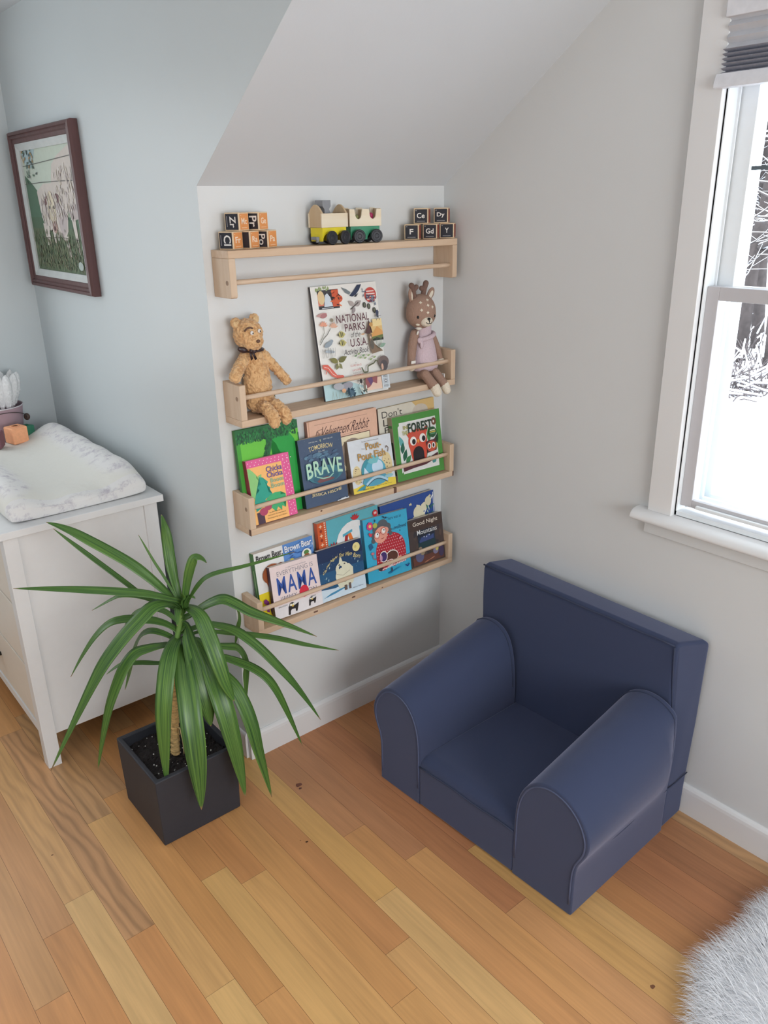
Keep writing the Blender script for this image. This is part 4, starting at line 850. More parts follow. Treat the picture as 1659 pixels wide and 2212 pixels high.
def blob(name, b, m, parent, vox=.0022, disp=0.0, dscale=.012, sm_=True):
    o = putw(name, b, m, parent, smooth=True); md = o.modifiers.new('remesh', 'REMESH'); md.mode = 'VOXEL'; md.voxel_size = vox; md.use_smooth_shade = True
    s_ = o.modifiers.new('smooth', 'SMOOTH'); s_.iterations = 4
    if disp:
        tx = bpy.data.textures.new(name+'_curl', 'CLOUDS'); tx.noise_scale = dscale; tx.noise_depth = 2; d = o.modifiers.new('curl', 'DISPLACE'); d.texture = tx; d.strength = disp; d.mid_level = .45; d.texture_coords = 'LOCAL'
    return o
b = B()
ell(b, (.106, -.032, 1.148), (.039, .026, .070)); ell(b, (.104, -.033, 1.190), (.034, .025, .052)); ell(b, (.110, -.033, 1.106), (.041, .027, .030))
ell(b, (.082, -.042, 1.284), (.0375, .034, .038)); ell(b, (.084, -.052, 1.268), (.030, .030, .026)); limbs(b, [(.090, -.036, 1.25), (.098, -.034, 1.22)], [.019, .024])
limbs(b, [(.072, -.036, 1.228), (.046, -.048, 1.205), (.026, -.060, 1.186)], [.014, .0145, .0155])
limbs(b, [(.126, -.034, 1.228), (.152, -.038, 1.195), (.186, -.046, 1.152)], [.013, .0125, .0125])
limbs(b, [(.100, -.045, 1.096), (.098, -.075, 1.098), (.101, -.102, 1.082)], [.018, .016, .0165]); limbs(b, [(.128, -.042, 1.096), (.131, -.075, 1.098), (.137, -.100, 1.084)], [.018, .016, .0165])
ell(b, (.104, -.106, 1.068), (.0155, .012, .021)); ell(b, (.141, -.104, 1.070), (.0155, .012, .020))
ell(b, (.052, -.036, 1.313), (.013, .008, .014)); ell(b, (.107, -.034, 1.318), (.014, .008, .014))
blob('body', b, M_bear, bear, .0020, .0085, .0065)
b = B(); ell(b, (.050, -.0445, 1.3125), (.0085, .003, .0095)); ell(b, (.107, -.043, 1.3175), (.009, .003, .0095)); putw('inner_ears', b, M_bearL, bear, smooth=True)
M_eyew = mat('off_white_felt', (226, 220, 214), .6); M_black = mat('black_plastic', (18, 18, 20), .25)
for (x, z) in ((.0725, 1.291), (.094, 1.294)):
    b = B(); ell(b, (x, -.0785, z), (.0048, .0035, .0052)); e_ = putw('eye', b, M_eyew, bear, smooth=True); b = B(); ell(b, (x+.001, -.0815, z-.0005), (.0019, .0015, .0022)); b.transform(W(bear).inverted()); put('pupil', b, M_black, e_, world=False, smooth=True)
b = B(); ell(b, (.086, -.0835, 1.270), (.0055, .004, .004)); putw('nose', b, mat('brown_yarn', (104, 76, 62), .9, .2, 300), bear, smooth=True)
b = B(); tube(b, [(.056, -.071, 1.296), (.061, -.0755, 1.303), (.070, -.0765, 1.3045), (.076, -.0765, 1.302)], .0022, 8); putw('brow', b, mat('brown_yarn', (104, 76, 62)), bear, smooth=True)
M_rib = mat('dark_brown_satin', (52, 34, 34), .3, .1)
b = B(); tube(b, [(.094+.027*math.cos(a), -.036+.029*math.sin(a), 1.243) for a in [2*PI*k/24 for k in range(24)]], .0035, 8, closed=True)
ell(b, (.052, -.062, 1.250), (.015, .005, .0075), M=Matrix.Rotation(.35, 4, 'Y')); ell(b, (.080, -.066, 1.243), (.010, .004, .0055))
ell(b, (.071, -.070, 1.246), (.004, .004, .005)); prism(b, [(.071, 1.246), (.078, 1.244), (.087, 1.224), (.081, 1.222)], lambda x, z, d: (x, d, z), -.0705, -.069); prism(b, [(.071, 1.246), (.066, 1.244), (.069, 1.222), (.075, 1.226)], lambda x, z, d: (x, d, z), -.0705, -.069)
putw('neck_ribbon', b, M_rib, bear, smooth=True)
b = B(); box(b, (.146, -.030, 1.108), (.158, -.029, 1.126)); putw('cloth_tag', b, mat('olive_tag', (120, 116, 92), .8), bear, bevel=.0005)
# ------------------------------------------------------------------ knitted deer doll
def knit_mat(name, rgb, ang=0):
    m = mat(name, rgb, .95, .08, 300); nt = m.node_tree; b = nt.nodes['Principled BSDF']; tc = nt.nodes.new('ShaderNodeTexCoord'); w_ = nt.nodes.new('ShaderNodeTexWave'); w_.inputs['Scale'].default_value = 130; w_.inputs['Distortion'].default_value = 1; w_.bands_direction = 'X'
    nt.links.new(tc.outputs['Object'], w_.inputs['Vector']); bp = nt.nodes.new('ShaderNodeBump'); bp.inputs['Strength'].default_value = .35; bp.inputs['Distance'].default_value = .001; nt.links.new(w_.outputs[0], bp.inputs['Height']); nt.links.new(bp.outputs[0], b.inputs['Normal']); return m
M_deer = knit_mat('brown_knit', (160, 130, 114)); M_dcream = knit_mat('cream_knit', (226, 216, 198)); M_lil = knit_mat('lilac_knit', (206, 186, 194)); M_ant = knit_mat('dark_brown_knit', (118, 92, 82))
deer = thing('deer_doll', 'knitted brown deer doll with antlers and lilac tunic sitting on the second shelf', 'stuffed toy', (.69, -.04, 1.077))
HC = Vector((.667, -.046, 1.287)); HR = Vector((.0455, .042, .0495))
b = B(); ell(b, HC, HR, seg=40); ell(b, HC+Vector((0, 0, -.008)), (.0465, .042, .042), seg=40)
ell(b, (.694, -.034, 1.135), (.034, .026, .052)); ell(b, (.684, -.034, 1.215), (.019, .015, .035))
limbs(b, [(.648, -.040, 1.222), (.634, -.044, 1.19), (.622, -.052, 1.132)], [.014, .0145, .012]); limbs(b, [(.716, -.040, 1.212), (.731, -.044, 1.18), (.744, -.050, 1.134)], [.012, .011, .010])
blob('body', b, M_deer, deer, .0022)
b = B(); limbs(b, [(.670, -.045, 1.098), (.664, -.068, 1.102), (.672, -.100, 1.070)], [.0155, .0155, .0150]); blob('leg', b, M_deer, deer, .0018)
b = B(); limbs(b, [(.706, -.045, 1.098), (.706, -.068, 1.102), (.714, -.098, 1.070)], [.0155, .0150, .0140]); blob('leg', b, M_deer, deer, .0018)
b = B(); limbs(b, [(.6735, -.103, 1.066), (.6765, -.108, 1.053)], [.0160, .0145]); blob('hoof', b, M_dcream, deer, .0018)
b = B(); limbs(b, [(.716, -.101, 1.065), (.719, -.105, 1.053)], [.0150, .0135]); blob('hoof', b, M_dcream, deer, .0018)
for (x, y, z) in ((.622, -.053, 1.128), (.744, -.051, 1.130)):
    b = B(); ell(b, (x, y, z), (.0128, .0128, .012)); putw('mitten', b, M_dcream, deer, smooth=True)
# tunic with roll collar
b = B(); lathe(b, [(.0, .0), (.040, .0), (.0450, .010), (.0425, .040), (.037, .072), (.031, .095), (.027, .108), (.027, .120), (.028, .138), (.026, .146), (0, .146)], n=36, M=Matrix.Translation((.692, -.037, 1.110)) @ Matrix.Shear('XY', 4, (-.06, 0)) @ Matrix.Diagonal((1, .76, 1, 1))); tun = putw('tunic', b, M_lil, deer, smooth=True)
b = B(); tube(b, [(.686+.032*math.cos(a), -.038+.0275*math.sin(a), 1.211+.007*math.cos(a)) for a in [2*PI*k/30 for k in range(30)]], .0068, 10, closed=True); ell(b, (.655, -.056, 1.204), (.010, .007, .010)); ell(b, (.658, -.060, 1.192), (.0065, .0045, .013)); b.transform(W(deer).inverted()); put('roll_collar', b, M_lil, tun, world=False, smooth=True)
b = B(); ell(b, (.650, -.056, 1.2395), (.010, .008, .005)); tube(b, [(.645, -.058, 1.232), (.641, -.058, 1.222)], .003, 8); putw('shoulder_tie', b, mat('white_yarn', (222, 216, 206), .9, .1), deer, smooth=True)
def antler(pts, nub, r):
    b = B(); limbs(b, pts, r); limbs(b, [pts[1], nub], [.007, .0078]); return blob('antler', b, M_ant, deer, .0015)
antler([(.643, -.046, 1.328), (.637, -.046, 1.348), (.630, -.046, 1.362)], (.6475, -.047, 1.357), [.0065, .007, .0088]); antler([(.675, -.046, 1.330), (.680, -.046, 1.350), (.6865, -.046, 1.365)], (.668, -.047, 1.352), [.0078, .008, .0088])
for (c_, ry, rz_) in (((.628, -.044, 1.335), -.28, .5), ((.707, -.044, 1.333), .52, -.1)):
    R0 = Matrix.Rotation(rz_, 4, 'Z') @ Matrix.Rotation(ry, 4, 'Y'); b = B(); ell(b, c_, (.0115, .0055, .0205), M=R0); e_ = putw('ear', b, M_deer, deer, smooth=True)
    b = B(); ell(b, Vector(c_)+R0.to_3x3() @ Vector((0, -.0035, -.002)), (.0062, .0030, .0140), M=R0); b.transform(W(deer).inverted()); put('inner_ear', b, M_dcream, e_, world=False, smooth=True)
fa = math.radians(257)
def onhead(az, el, k=1.0):
    a = fa+az; d = Vector((math.cos(a)*math.cos(el), math.sin(a)*math.cos(el), math.sin(el))); return HC+Vector((d.x*.0462, d.y*.0422, d.z*.0488))*k, a
p, a = onhead(0.02, -.62, .93); b = B(); ell(b, p, (.019, .019, .0155)); mz = putw('muzzle', b, M_dcream, deer, smooth=True)
def atm(dx, dz, rr=.0192):   # point on the muzzle front
    s_ = Vector((-math.sin(fa), math.cos(fa), 0)); f_ = Vector((math.cos(fa), math.sin(fa), 0)); u = math.sqrt(max(0, 1-(dx/.019)**2-(dz/.0155)**2)); return p+s_*dx+f_*rr*u+Vector((0, 0, dz))
b = B(); ell(b, atm(0, .0085), (.0058, .0035, .0042)); ell(b, atm(0, .004), (.0022, .002, .005)); tube(b, [atm(0, .004), atm(0, -.0035)], .0009, 6); tube(b, [atm(-.0095, .0005), atm(-.007, -.0035), atm(-.003, -.0045), atm(0, -.003), atm(.003, -.0045), atm(.007, -.0035), atm(.0095, .0005)], .0011, 6); b.transform(W(deer).inverted()); put('stitched_nose', b, M_black, mz, world=False, smooth=True)
for az in (-.66, .68):
    q, a = onhead(az, -.25); b = B(); ell(b, q, (.0040, .0035, .0044)); putw('eye', b, M_black, deer, smooth=True)
for (az, el) in ((-.50, .62), (.16, .78), (.05, .42), (-.42, .16), (.42, .30), (.0, .0)):
    q, a = onhead(az, el, 1.0); s_ = Vector((-math.sin(a), math.cos(a), 0)); nrm = (q-HC).normalized(); u_ = nrm.cross(s_).normalized(); b = B()
    P_ = [(1, 0), (.42, .42), (0, 1), (-.42, .42), (-1, 0), (-.42, -.42), (0, -1), (.42, -.42)]; vs = [b.verts.new(q+nrm*.0012+s_*x*.0048+u_*y*.0048) for x, y in P_]; v2 = [b.verts.new(v.co-nrm*.003) for v in vs]
    b.faces.new(vs)
    for k in range(8): b.faces.new([vs[k], v2[k], v2[(k+1) % 8], vs[(k+1) % 8]])
    putw('knit_spot', b, M_dcream, deer)
q, a = onhead(-.74, -.78); b = B(); ell(b, q, (.0075, .006, .0042)); putw('cheek_patch', b, M_dcream, deer, smooth=True)
b = B(); box(b, (.610, -.0668, 1.141), (.6275, -.0655, 1.149)); putw('wrist_tag', b, mat('white_label', (226, 224, 218), .7), deer, bevel=.0004)
b = B(); prism(b, [(.730, 1.096), (.733, 1.098), (.733, 1.078), (.730, 1.078)], lambda x, z, d: (x, d, z), -.082, -.070); putw('side_tag', b, mat('white_label', (226, 224, 218)), deer)
# ------------------------------------------------------------------ books
def outline(w_, h, rl, rr):
    P = []
    def arc(cx, cy, r, a0):
        if r < 1e-4: P.append((cx, cy)); return
        for k in range(7): a = a0+PI/2*k/6; P.append((cx+r*math.cos(a), cy+r*math.sin(a)))
    arc(-w_/2+rl, rl, rl, PI); arc(w_/2-rr, rr, rr, -PI/2); arc(w_/2-rr, h-rr, rr, 0); arc(-w_/2+rl, h-rl, rl, PI/2); return P
BOOKS = []
def book(label, w_, h, t, xc, yb, yt, zb, roll, cover, spine, art, board=True, group=None, pages=(222, 214, 202)):
    lean = math.asin((yt-yb)/h); roll = math.radians(roll)
    R0 = Matrix.Rotation(-lean, 4, 'X') @ Matrix.Rotation(-roll, 4, 'Y'); cs = [R0 @ Vector((x, y, z)) for x in (-w_/2, w_/2) for y in (0, t) for z in (0, h)]
    bk = thing('picture_book', label, 'book', (xc, yb, zb-min(c.z for c in cs)+.0002), R0, group)
    mx_ = bk.location.y+max(c.y for c in cs)
    if mx_ > -.0003: bk.location.y -= mx_+.0005
    r = .007 if board else .0015; ct = .0016 if not board else .0011
    b = B(); prism(b, outline(w_-(.003 if not board else 0), h-(.004 if not board else .0002), .0008, max(.001, r-.001)), lambda x, z, d: (x, d, z+(.002 if not board else .0001)), ct, t-ct); put('page_block', b, mat('page_edges_%02x' % pages[2], pages, .85, .04, 400), bk, world=False)
    b = B(); prism(b, outline(w_, h, .0008, r), lambda x, z, d: (x, d, z), t-ct+.00005, t); put('back_cover', b, ink(cover), bk, world=False)
    b = B(); box(b, (-w_/2-.0007, -.0001, 0), (-w_/2+.0006, t+.0001, h)); mats = [ink(spine)]
    sa = Art(b, lambda u, v, d: (-w_/2-.0008-d, t-u*t, v*h), mats)
    if art.get('spine'): art['spine'](sa)
    put('spine', b, mats, bk, world=False)
    b = B(); mats = [ink(cover)]; prism(b, outline(w_, h, .0008, r), lambda x, z, d: (x, d, z), 0, ct-.00005)
    A = Art(b, lambda u, v, d: (-w_/2+u*w_, -.00005-d, v*h), mats); A.asp = h/w_
    art['front'](A); put('front_cover', b, mats, bk, world=False); BOOKS.append(bk); return bk
INK = (46, 36, 44); NAVY = (40, 60, 92)
def critter(A, x, y, s_, c, R_):     # plain small animal silhouette
    A.ell(x, y, s_*.55, s_*.3, c); A.ell(x+s_*.55, y+s_*.22, s_*.22, s_*.16, c)
    for k in (-.35, -.15, .2, .38): A.rect(x+s_*k-.008, y-s_*.5, x+s_*k+.008, y, c)
def a_parks(A):
    R_ = random.Random(12); asp = A.asp
    A.rect(0, 0, 1, 1, (232, 231, 226)); A.poly([(0, 0), (.62, 0), (.6, .08), (.4, .14), (.0, .17)], (186, 216, 220)); A.rect(0, .17, .012, 1, (244, 243, 238))
    A.rect(.09, .80, .40, .965, (60, 58, 62)); A.rect(.09, .83, .17, .93, (216, 128, 104)); A.ell(.14, .90, .05, .06, (222, 196, 150)); A.poly([(.17, .82), (.20, .92), (.235, .935), (.275, .90), (.30, .82)], (206, 216, 226)); A.rect(.30, .815, .40, .96, (208, 92, 58)); A.ell(.385, .88, .07, .035, (214, 98, 60))
    A.many(True)
    for k in range(16): A.leafy(R_.uniform(.28, .42), R_.uniform(.82, .94), .05, .016, R_.uniform(0, 6.2), R_.choice([(150, 52, 36), (60, 40, 40), (226, 120, 70)]), asp)
    for k in range(10): A.leafy(R_.uniform(.08, .26), R_.uniform(.95, .975), .045, .025, R_.uniform(.5, 2.6), (150, 168, 118), asp)
    A.many(False); A.rect(.10, .80, .36, .815, (40, 44, 52)); A.rect(.13, .806, .30, .811, (220, 226, 230))
    # bird in flight
    A.poly([(.45, .975), (.52, .955), (.585, .925), (.56, .905), (.50, .925)], (120, 130, 134)); A.poly([(.56, .895), (.62, .93), (.70, .985), (.76, .985), (.72, .94), (.66, .90), (.60, .885)], (46, 58, 84)); A.poly([(.62, .885), (.70, .91), (.66, .88)], (40, 44, 56))
    A.ell(.885, .885, .092, .068, (198, 78, 70), .05)
    for k, ww in enumerate((.06, .07, .072, .06)): A.rect(.885-ww, .920-.024*k-.007, .885+ww, .920-.024*k+.004, (238, 214, 208))
    A.leafy(.62, .80, .12, .07, .5, (168, 160, 158), asp); A.leafy(.62, .80, .12, .06, 2.5, (176, 166, 162), asp); A.leafy(.62, .79, .09, .05, -2.2, (156, 146, 146), asp); A.line([(.55, .775), (.68, .83)], .012, (70, 62, 60), asp)
    for (x, y) in ((.77, .80), (.835, .785), (.915, .745)): A.ell(x, y, .026, .026, (64, 66, 62)); A.ell(x, y, .012, .018, (112, 116, 98))
    A.many(True)
    for k in range(34): x = R_.uniform(.76, .96); A.leafy(x, .93-(x-.74)*.55+R_.uniform(-.03, .03), .05, .011, R_.uniform(0, 6.2), R_.choice([(104, 124, 148), (130, 142, 158), (70, 84, 110)]), asp)
    A.many(False); A.ell(.105, .755, .075, .014, (196, 150, 146), .1); A.ell(.13, .745, .05, .02, (176, 120, 122), .1)
    for (x, y, c) in ((.105, .655, (224, 158, 132)), (.25, .635, (222, 174, 148))):
        for k in range(6): A.leafy(x, y, .07, .024, .2+k*.5, c, asp)
    A.line([(.02, .50), (.08, .55), (.14, .58), (.20, .63)], .008, (90, 90, 84), asp); A.line([(.02, .52), (.10, .60), (.105, .66)], .006, (120, 118, 104), asp); A.ell(.235, .70, .022, .016, (140, 132, 112))
    for y in (.565, .49):      # striped fish
        A.leafy(.30, y, .11, .085, 0, (196, 188, 120), asp); A.rect(.335, y-.02, .348, y+.022, (50, 50, 48)); A.rect(.362, y-.016, .371, y+.018, (50, 50, 48)); A.star(.30, y, .02, (60, 62, 60), 3, asp)
    A.ell(.135, .495, .065, .022, (146, 158, 168), .25); A.ell(.19, .52, .02, .014, (146, 158, 168)); A.line([(.12, .475), (.12, .445)], .005, (90, 90, 90), asp); A.ell(.14, .43, .075, .014, (170, 180, 188), -.1)
    for k in range(10): x = .03+.02*k; A.line([(x, .38), (x+R_.uniform(-.02, .02), .46)], .003, (120, 112, 108), asp)
    A.leafy(.24, .33, .15, .07, .35, (112, 110, 62), asp); A.leafy(.24, .33, .13, .07, 2.75, (124, 120, 66), asp); A.leafy(.24, .32, .09, .05, -1.0, (130, 128, 84), asp); A.leafy(.24, .32, .09, .05, -2.1, (130, 128, 84), asp); A.ell(.24, .32, .008, .03, (224, 218, 190))
    A.poly([(.0, .325), (.08, .32), (.14, .27), (.20, .215), (.28, .21), (.30, .195), (.27, .18), (.19, .19), (.12, .215), (.06, .27), (.0, .29)], (214, 102, 86)); A.line([(.02, .305), (.08, .29), (.13, .235), (.18, .21)], .007, (240, 206, 196), asp); A.line([(.20, .20), (.17, .165)], .01, (214, 102, 86), asp); A.line([(.06, .28), (.03, .24)], .01, (214, 102, 86), asp)
    # eagle, mountain panel, cat, pond
    A.rect(.775, .50, .985, .635, (224, 190, 128)); A.rect(.775, .47, .985, .52, (108, 122, 74)); A.poly([(.775, .505), (.85, .56), (.90, .60), (.985, .55), (.985, .52)], (216, 160, 96)); A.poly([(.775, .47), (.985, .47), (.985, .495), (.94, .485), (.88, .50), (.82, .487), (.775, .50)], (52, 54, 48)); A.rect(.84, .60, .985, .665, (236, 214, 158))
    A.poly([(.70, .55), (.75, .60), (.78, .67), (.80, .62), (.79, .57), (.82, .545), (.74, .54)], (88, 62, 60)); A.leafy(.80, .60, .06, .06, 1.3, (196, 150, 90), asp); A.leafy(.70, .545, .07, .02, 3.2, (206, 164, 124), asp)
    A.star(.93, .685, .02, (80, 82, 86), 5, asp); A.ell(.93, .715, .022, .03, (64, 72, 96), -.2)
    for k in range(6): A.line([(.93, .69), (.93+.055*math.cos(k*1.05), .69+.045*math.sin(k*1.05))], .005, (84, 88, 100), asp)
    A.poly([(.735, .545), (.75, .53), (.79, .55), (.80, .53), (.80, .49), (.83, .44), (.86, .40), (.93, .385), (.95, .37), (.86, .365), (.82, .36), (.77, .355), (.75, .43), (.76, .49)], (134, 112, 92)); A.ell(.785, .44, .03, .045, (96, 92, 84)); A.ell(.775, .505, .013, .011, (214, 186, 164))
    for k in range(5): A.line([(.86+.02*k, .40), (.86+.022*k, .50)], .004, (120, 140, 120), asp)
    A.leafy(.90, .41, .11, .05, .3, (136, 164, 146), asp)
    for (x, y) in ((.48, .355), (.53, .37), (.55, .335), (.60, .35), (.62, .325), (.68, .345), (.71, .305), (.77, .32)): A.leafy(x, y, .055, .024, .25, R_.choice([(120, 152, 112), (150, 170, 120), (182, 190, 140)]), asp)
    A.line([(.57, .25), (.60, .20), (.66, .20), (.67, .25), (.71, .26), (.77, .27), (.81, .295)], .018, (92, 96, 70), asp); A.line([(.81, .295), (.84, .28)], .012, (92, 96, 70), asp)
    A.ell(.93, .27, .085, .055, (112, 98, 96)); A.ell(.93, .235, .06, .05, (84, 78, 82)); A.ell(.90, .225, .018, .03, (208, 170, 150))
    A.rect(.60, .03, .86, .14, (226, 196, 176)); A.poly([(.60, .14), (.60, .05), (.66, .06), (.72, .10), (.78, .08), (.80, .15), (.7, .17)], (150, 90, 92)); A.poly([(.63, .14), (.68, .07), (.72, .11), (.71, .15)], (104, 76, 118)); A.rect(.70, .15, .84, .185, (186, 128, 100))
    A.rect(.865, .02, .985, .165, (204, 214, 220)); A.rect(.885, .065, .965, .118, (182, 190, 198)); A.ell(.925, .092, .02, .016, (98, 102, 108)); A.ell(.925, .092, .011, .008, (236, 238, 240)); A.text('WIDE', .888, .125, .962, .148, (92, 96, 104)); A.text('EYED', .888, .035, .962, .056, (92, 96, 104))
    A.ell(.30, .105, .10, .035, (150, 150, 160), .1); A.ell(.18, .115, .08, .03, (168, 170, 176), -.1); A.ell(.25, .07, .03, .02, (222, 170, 130))
    A.star(.36, .045, .075, (70, 98, 116), 14, asp, .45); A.line([(.36, .04), (.34, .0)], .02, (70, 98, 116), asp)
    for k in range(10): x = .06+.025*k; A.line([(x, .005), (x+R_.uniform(-.02, .02), .05+R_.uniform(0, .04))], .004, (132, 150, 140), asp)
    for k in range(9): A.ell(R_.uniform(.50, .60), R_.uniform(.01, .07), .02, .01, R_.choice([(96, 108, 96), (214, 220, 210), (70, 78, 78)]), R_.uniform(0, 3))
    A.ell(.52, .13, .02, .022, (52, 46, 46)); 
    for k in range(8): A.line([(.52, .135), (.52+.07*math.cos(k*.78), .135+.06*math.sin(k*.78))], .004, (60, 56, 56), asp)
    M1 = (88, 40, 52)
    A.text('NATIONAL', .265, .665, .765, .735, M1, .008, sp=1.06); A.text('PARKS', .375, .585, .685, .652, M1, .008, sp=1.06); A.text('of the', .455, .528, .60, .578, (60, 54, 58), 0, .3); A.text('U.S.A.', .43, .445, .70, .515, M1, .008, sp=1.06); A.text('Activity Book', .315, .365, .70, .43, (60, 54, 60), .002, .35)
    A.text('CLAIRE GRACE', .385, .270, .555, .287, (190, 90, 84)); A.text('KATE SIBER', .41, .228, .54, .244, (190, 90, 84)); A.text('CHRIS TURNHAM', .395, .180, .57, .196, (190, 110, 100)); A.text('by', .46, .295, .48, .308, (120, 100, 100)); A.text('ILLUSTRATED BY', .41, .206, .54, .218, (130, 110, 110))
book('large white book covered in animal drawings standing between the bear and the deer doll', .226, .306, .0065, .4115, -.062, -.010, 1.0765, -.1, (232, 231, 226), (50, 46, 50), {'front': a_parks}, board=False, group='picture books on the shelves')
G2 = 'picture books on the shelves'
def a_green(A):
    R_ = random.Random(2); asp = A.asp; A.rect(0, 0, 1, 1, (104, 196, 60)); A.rect(0, 0, .06, 1, (64, 156, 48))
    A.poly([(.60, 0), (.60, .30), (.66, .5), (.70, .62), (.62, .78), (.52, .88), (.80, .93), (.92, .80), (.98, .6), (.98, 0)], (30, 158, 62)); A.poly([(0, .86), (0, 1), (1, 1), (1, .91), (.8, .88), (.6, .90), (.4, .86), (.2, .88)], (24, 104, 52)); A.poly([(.46, .92), (.58, .88), (.52, .72), (.44, .58), (.30, .46), (.28, .50), (.38, .64), (.46, .78)], (24, 104, 52))
    A.many(True)
    for k in range(420):
        x = R_.uniform(.02, .95); y = R_.uniform(.87, .985); A.leafy(x, y, .045, .022, -1.57+R_.uniform(-.7, .7), R_.choice([(20, 92, 46), (30, 124, 60), (14, 72, 40), (40, 134, 66)]), asp)
    for k in range(130):
        t = R_.random(); x = .53-.25*t**1.3+R_.uniform(-.03, .03); y = .90-.42*t; A.leafy(x, y, .045, .02, -2.0+R_.uniform(-.7, .7), R_.choice([(20, 92, 46), (26, 116, 56), (14, 72, 40)]), asp)
    A.many(False); A.rect(.985, .0, 1, .86, (20, 100, 40))
book('bright green book with a leafy tree behind the pink dotted book', .196, .254, .011, .130, -.046, -.0145, .7785, -.6, (60, 150, 52), (44, 112, 44), {'front': a_green}, board=False, group=G2)
def a_velv(A):
    A.rect(0, 0, 1, 1, (226, 184, 160)); A.rect(.015, 0, .03, 1, (206, 160, 134)); A.line([(.10, .945), (.86, .945)], .003, (150, 110, 96)); A.line([(.10, .755), (.86, .755)], .003, (150, 110, 96))
    A.text('The', .11, .80, .17, .86, (92, 62, 60), 0, .5); A.text('Velveteen Rabbit', .18, .775, .88, .905, (92, 62, 60), -.004, .45); A.line([(.13, .74), (.10, .80), (.13, .87), (.20, .88)], .005, (92, 62, 60)); A.line([(.60, .78), (.56, .84), (.62, .89), (.66, .87)], .005, (92, 62, 60)); A.line([(.60, .76), (.70, .75), (.74, .735)], .005, (92, 62, 60))
    A.rect(.10, .0, .88, .735, (92, 50, 46)); A.rect(.108, .0, .872, .727, (232, 222, 190)); A.ell(.60, .50, .18, .19, (158, 142, 130)); A.ell(.60, .46, .14, .14, (136, 120, 110)); A.rect(.3, 0, .7, .3, (150, 132, 120))
book('peach hardcover with black script title behind the slate blue book', .252, .237, .012, .390, -.032, -.0145, .7785, .3, (226, 184, 160), (150, 108, 92), {'front': a_velv}, board=False, group=G2)
def a_dont(A):
    A.rect(0, 0, 1, 1, (216, 212, 198)); A.poly([(.60, 1), (.70, .90), (.72, .70), (.60, .55), (.60, 0), (1, 0), (1, 1)], (216, 184, 124)); A.ell(.74, .86, .14, .09, (204, 194, 180)); A.rect(0, 0, .008, 1, (70, 52, 44))
    A.text("Don't", .07, .865, .42, .955, (50, 46, 46), -.006); A.text('Let', .085, .755, .32, .845, (50, 46, 46), -.006); A.text('Pi', .10, .66, .22, .74, (50, 46, 46), -.006)
book("cream and tan book with typewriter lettering behind the red owl book", .232, .230, .008, .640, -.030, -.0095, .7785, .5, (216, 200, 160), (90, 60, 46), {'front': a_dont}, board=False, group=G2)
def a_chicka(A):
    asp = A.asp; PK = (226, 92, 150); A.rect(0, 0, 1, 1, PK); A.rect(0, 0, .80, .885, (248, 188, 112))
    A.many(True)
    for i in range(11):
        A.ell(.04+i*.090, .955+.012*(i % 2), .011, .0085, (250, 200, 216)); A.ell(.085+i*.095, .915, .011, .0085, (250, 200, 216))
    for i in range(19):
        A.ell(.845+.03*(i % 2), .03+i*.048, .011, .0085, (250, 200, 216)); A.ell(.93+.03*((i+1) % 2), .045+i*.048, .011, .0085, (250, 200, 216))
    A.many(False); A.poly([(0, .88), (.05, .875), (.12, .82), (.18, .76), (.17, .72), (.30, .76), (.27, .60), (.14, .50), (.06, .40), (0, .45)], (138, 198, 120)); A.poly([(.24, .72), (.32, .70), (.42, .62), (.38, .57), (.46, .52), (.40, .46), (.48, .42), (.30, .36), (.30, .28), (.06, .20), (.05, .36), (.10, .46), (.20, .52), (.16, .57), (.25, .60)], (36, 158, 136))
    A.poly([(.28, .24), (.30, .34), (.40, .40), (.54, .43), (.68, .42), (.66, .38), (.78, .37), (.78, .30), (.70, .24), (.74, .16), (.66, .20), (.64, .13), (.56, .20), (.50, .13), (.42, .20), (.34, .18)], (62, 172, 112)); A.ell(.34, .255, .085, .075, (176, 66, 100)); A.rect(.06, 0, .22, .18, (72, 48, 66)); A.ell(.22, .175, .095, .06, (176, 66, 100))
    PU = (98, 76, 152); GN = (138, 180, 150)
    A.text('Chicka', .42, .765, .79, .85, PU, .018, sp=1.05); A.text('Chicka', .42, .675, .79, .76, PU, .018, sp=1.05); A.text('Boom', .48, .59, .79, .66, GN, .018, sp=1.05); A.text('Boom', .48, .505, .79, .575, GN, .018, sp=1.05)
    BR = (110, 84, 50); A.text('by Bill Martin Jr.', .34, .125, .66, .150, BR, 0, .2); A.text('and John Archambault', .30, .085, .72, .110, BR, 0, .2); A.text('illustrated by Lois Ehlert', .28, .04, .74, .065, BR, 0, .2)
book('small orange board book with pink dotted border and green palm at the left end', .1345, .175, .019, .1125, -.072, -.0405, .7785, -.1, (226, 92, 150), (140, 34, 62), {'front': a_chicka}, group=G2, pages=(236, 176, 190))
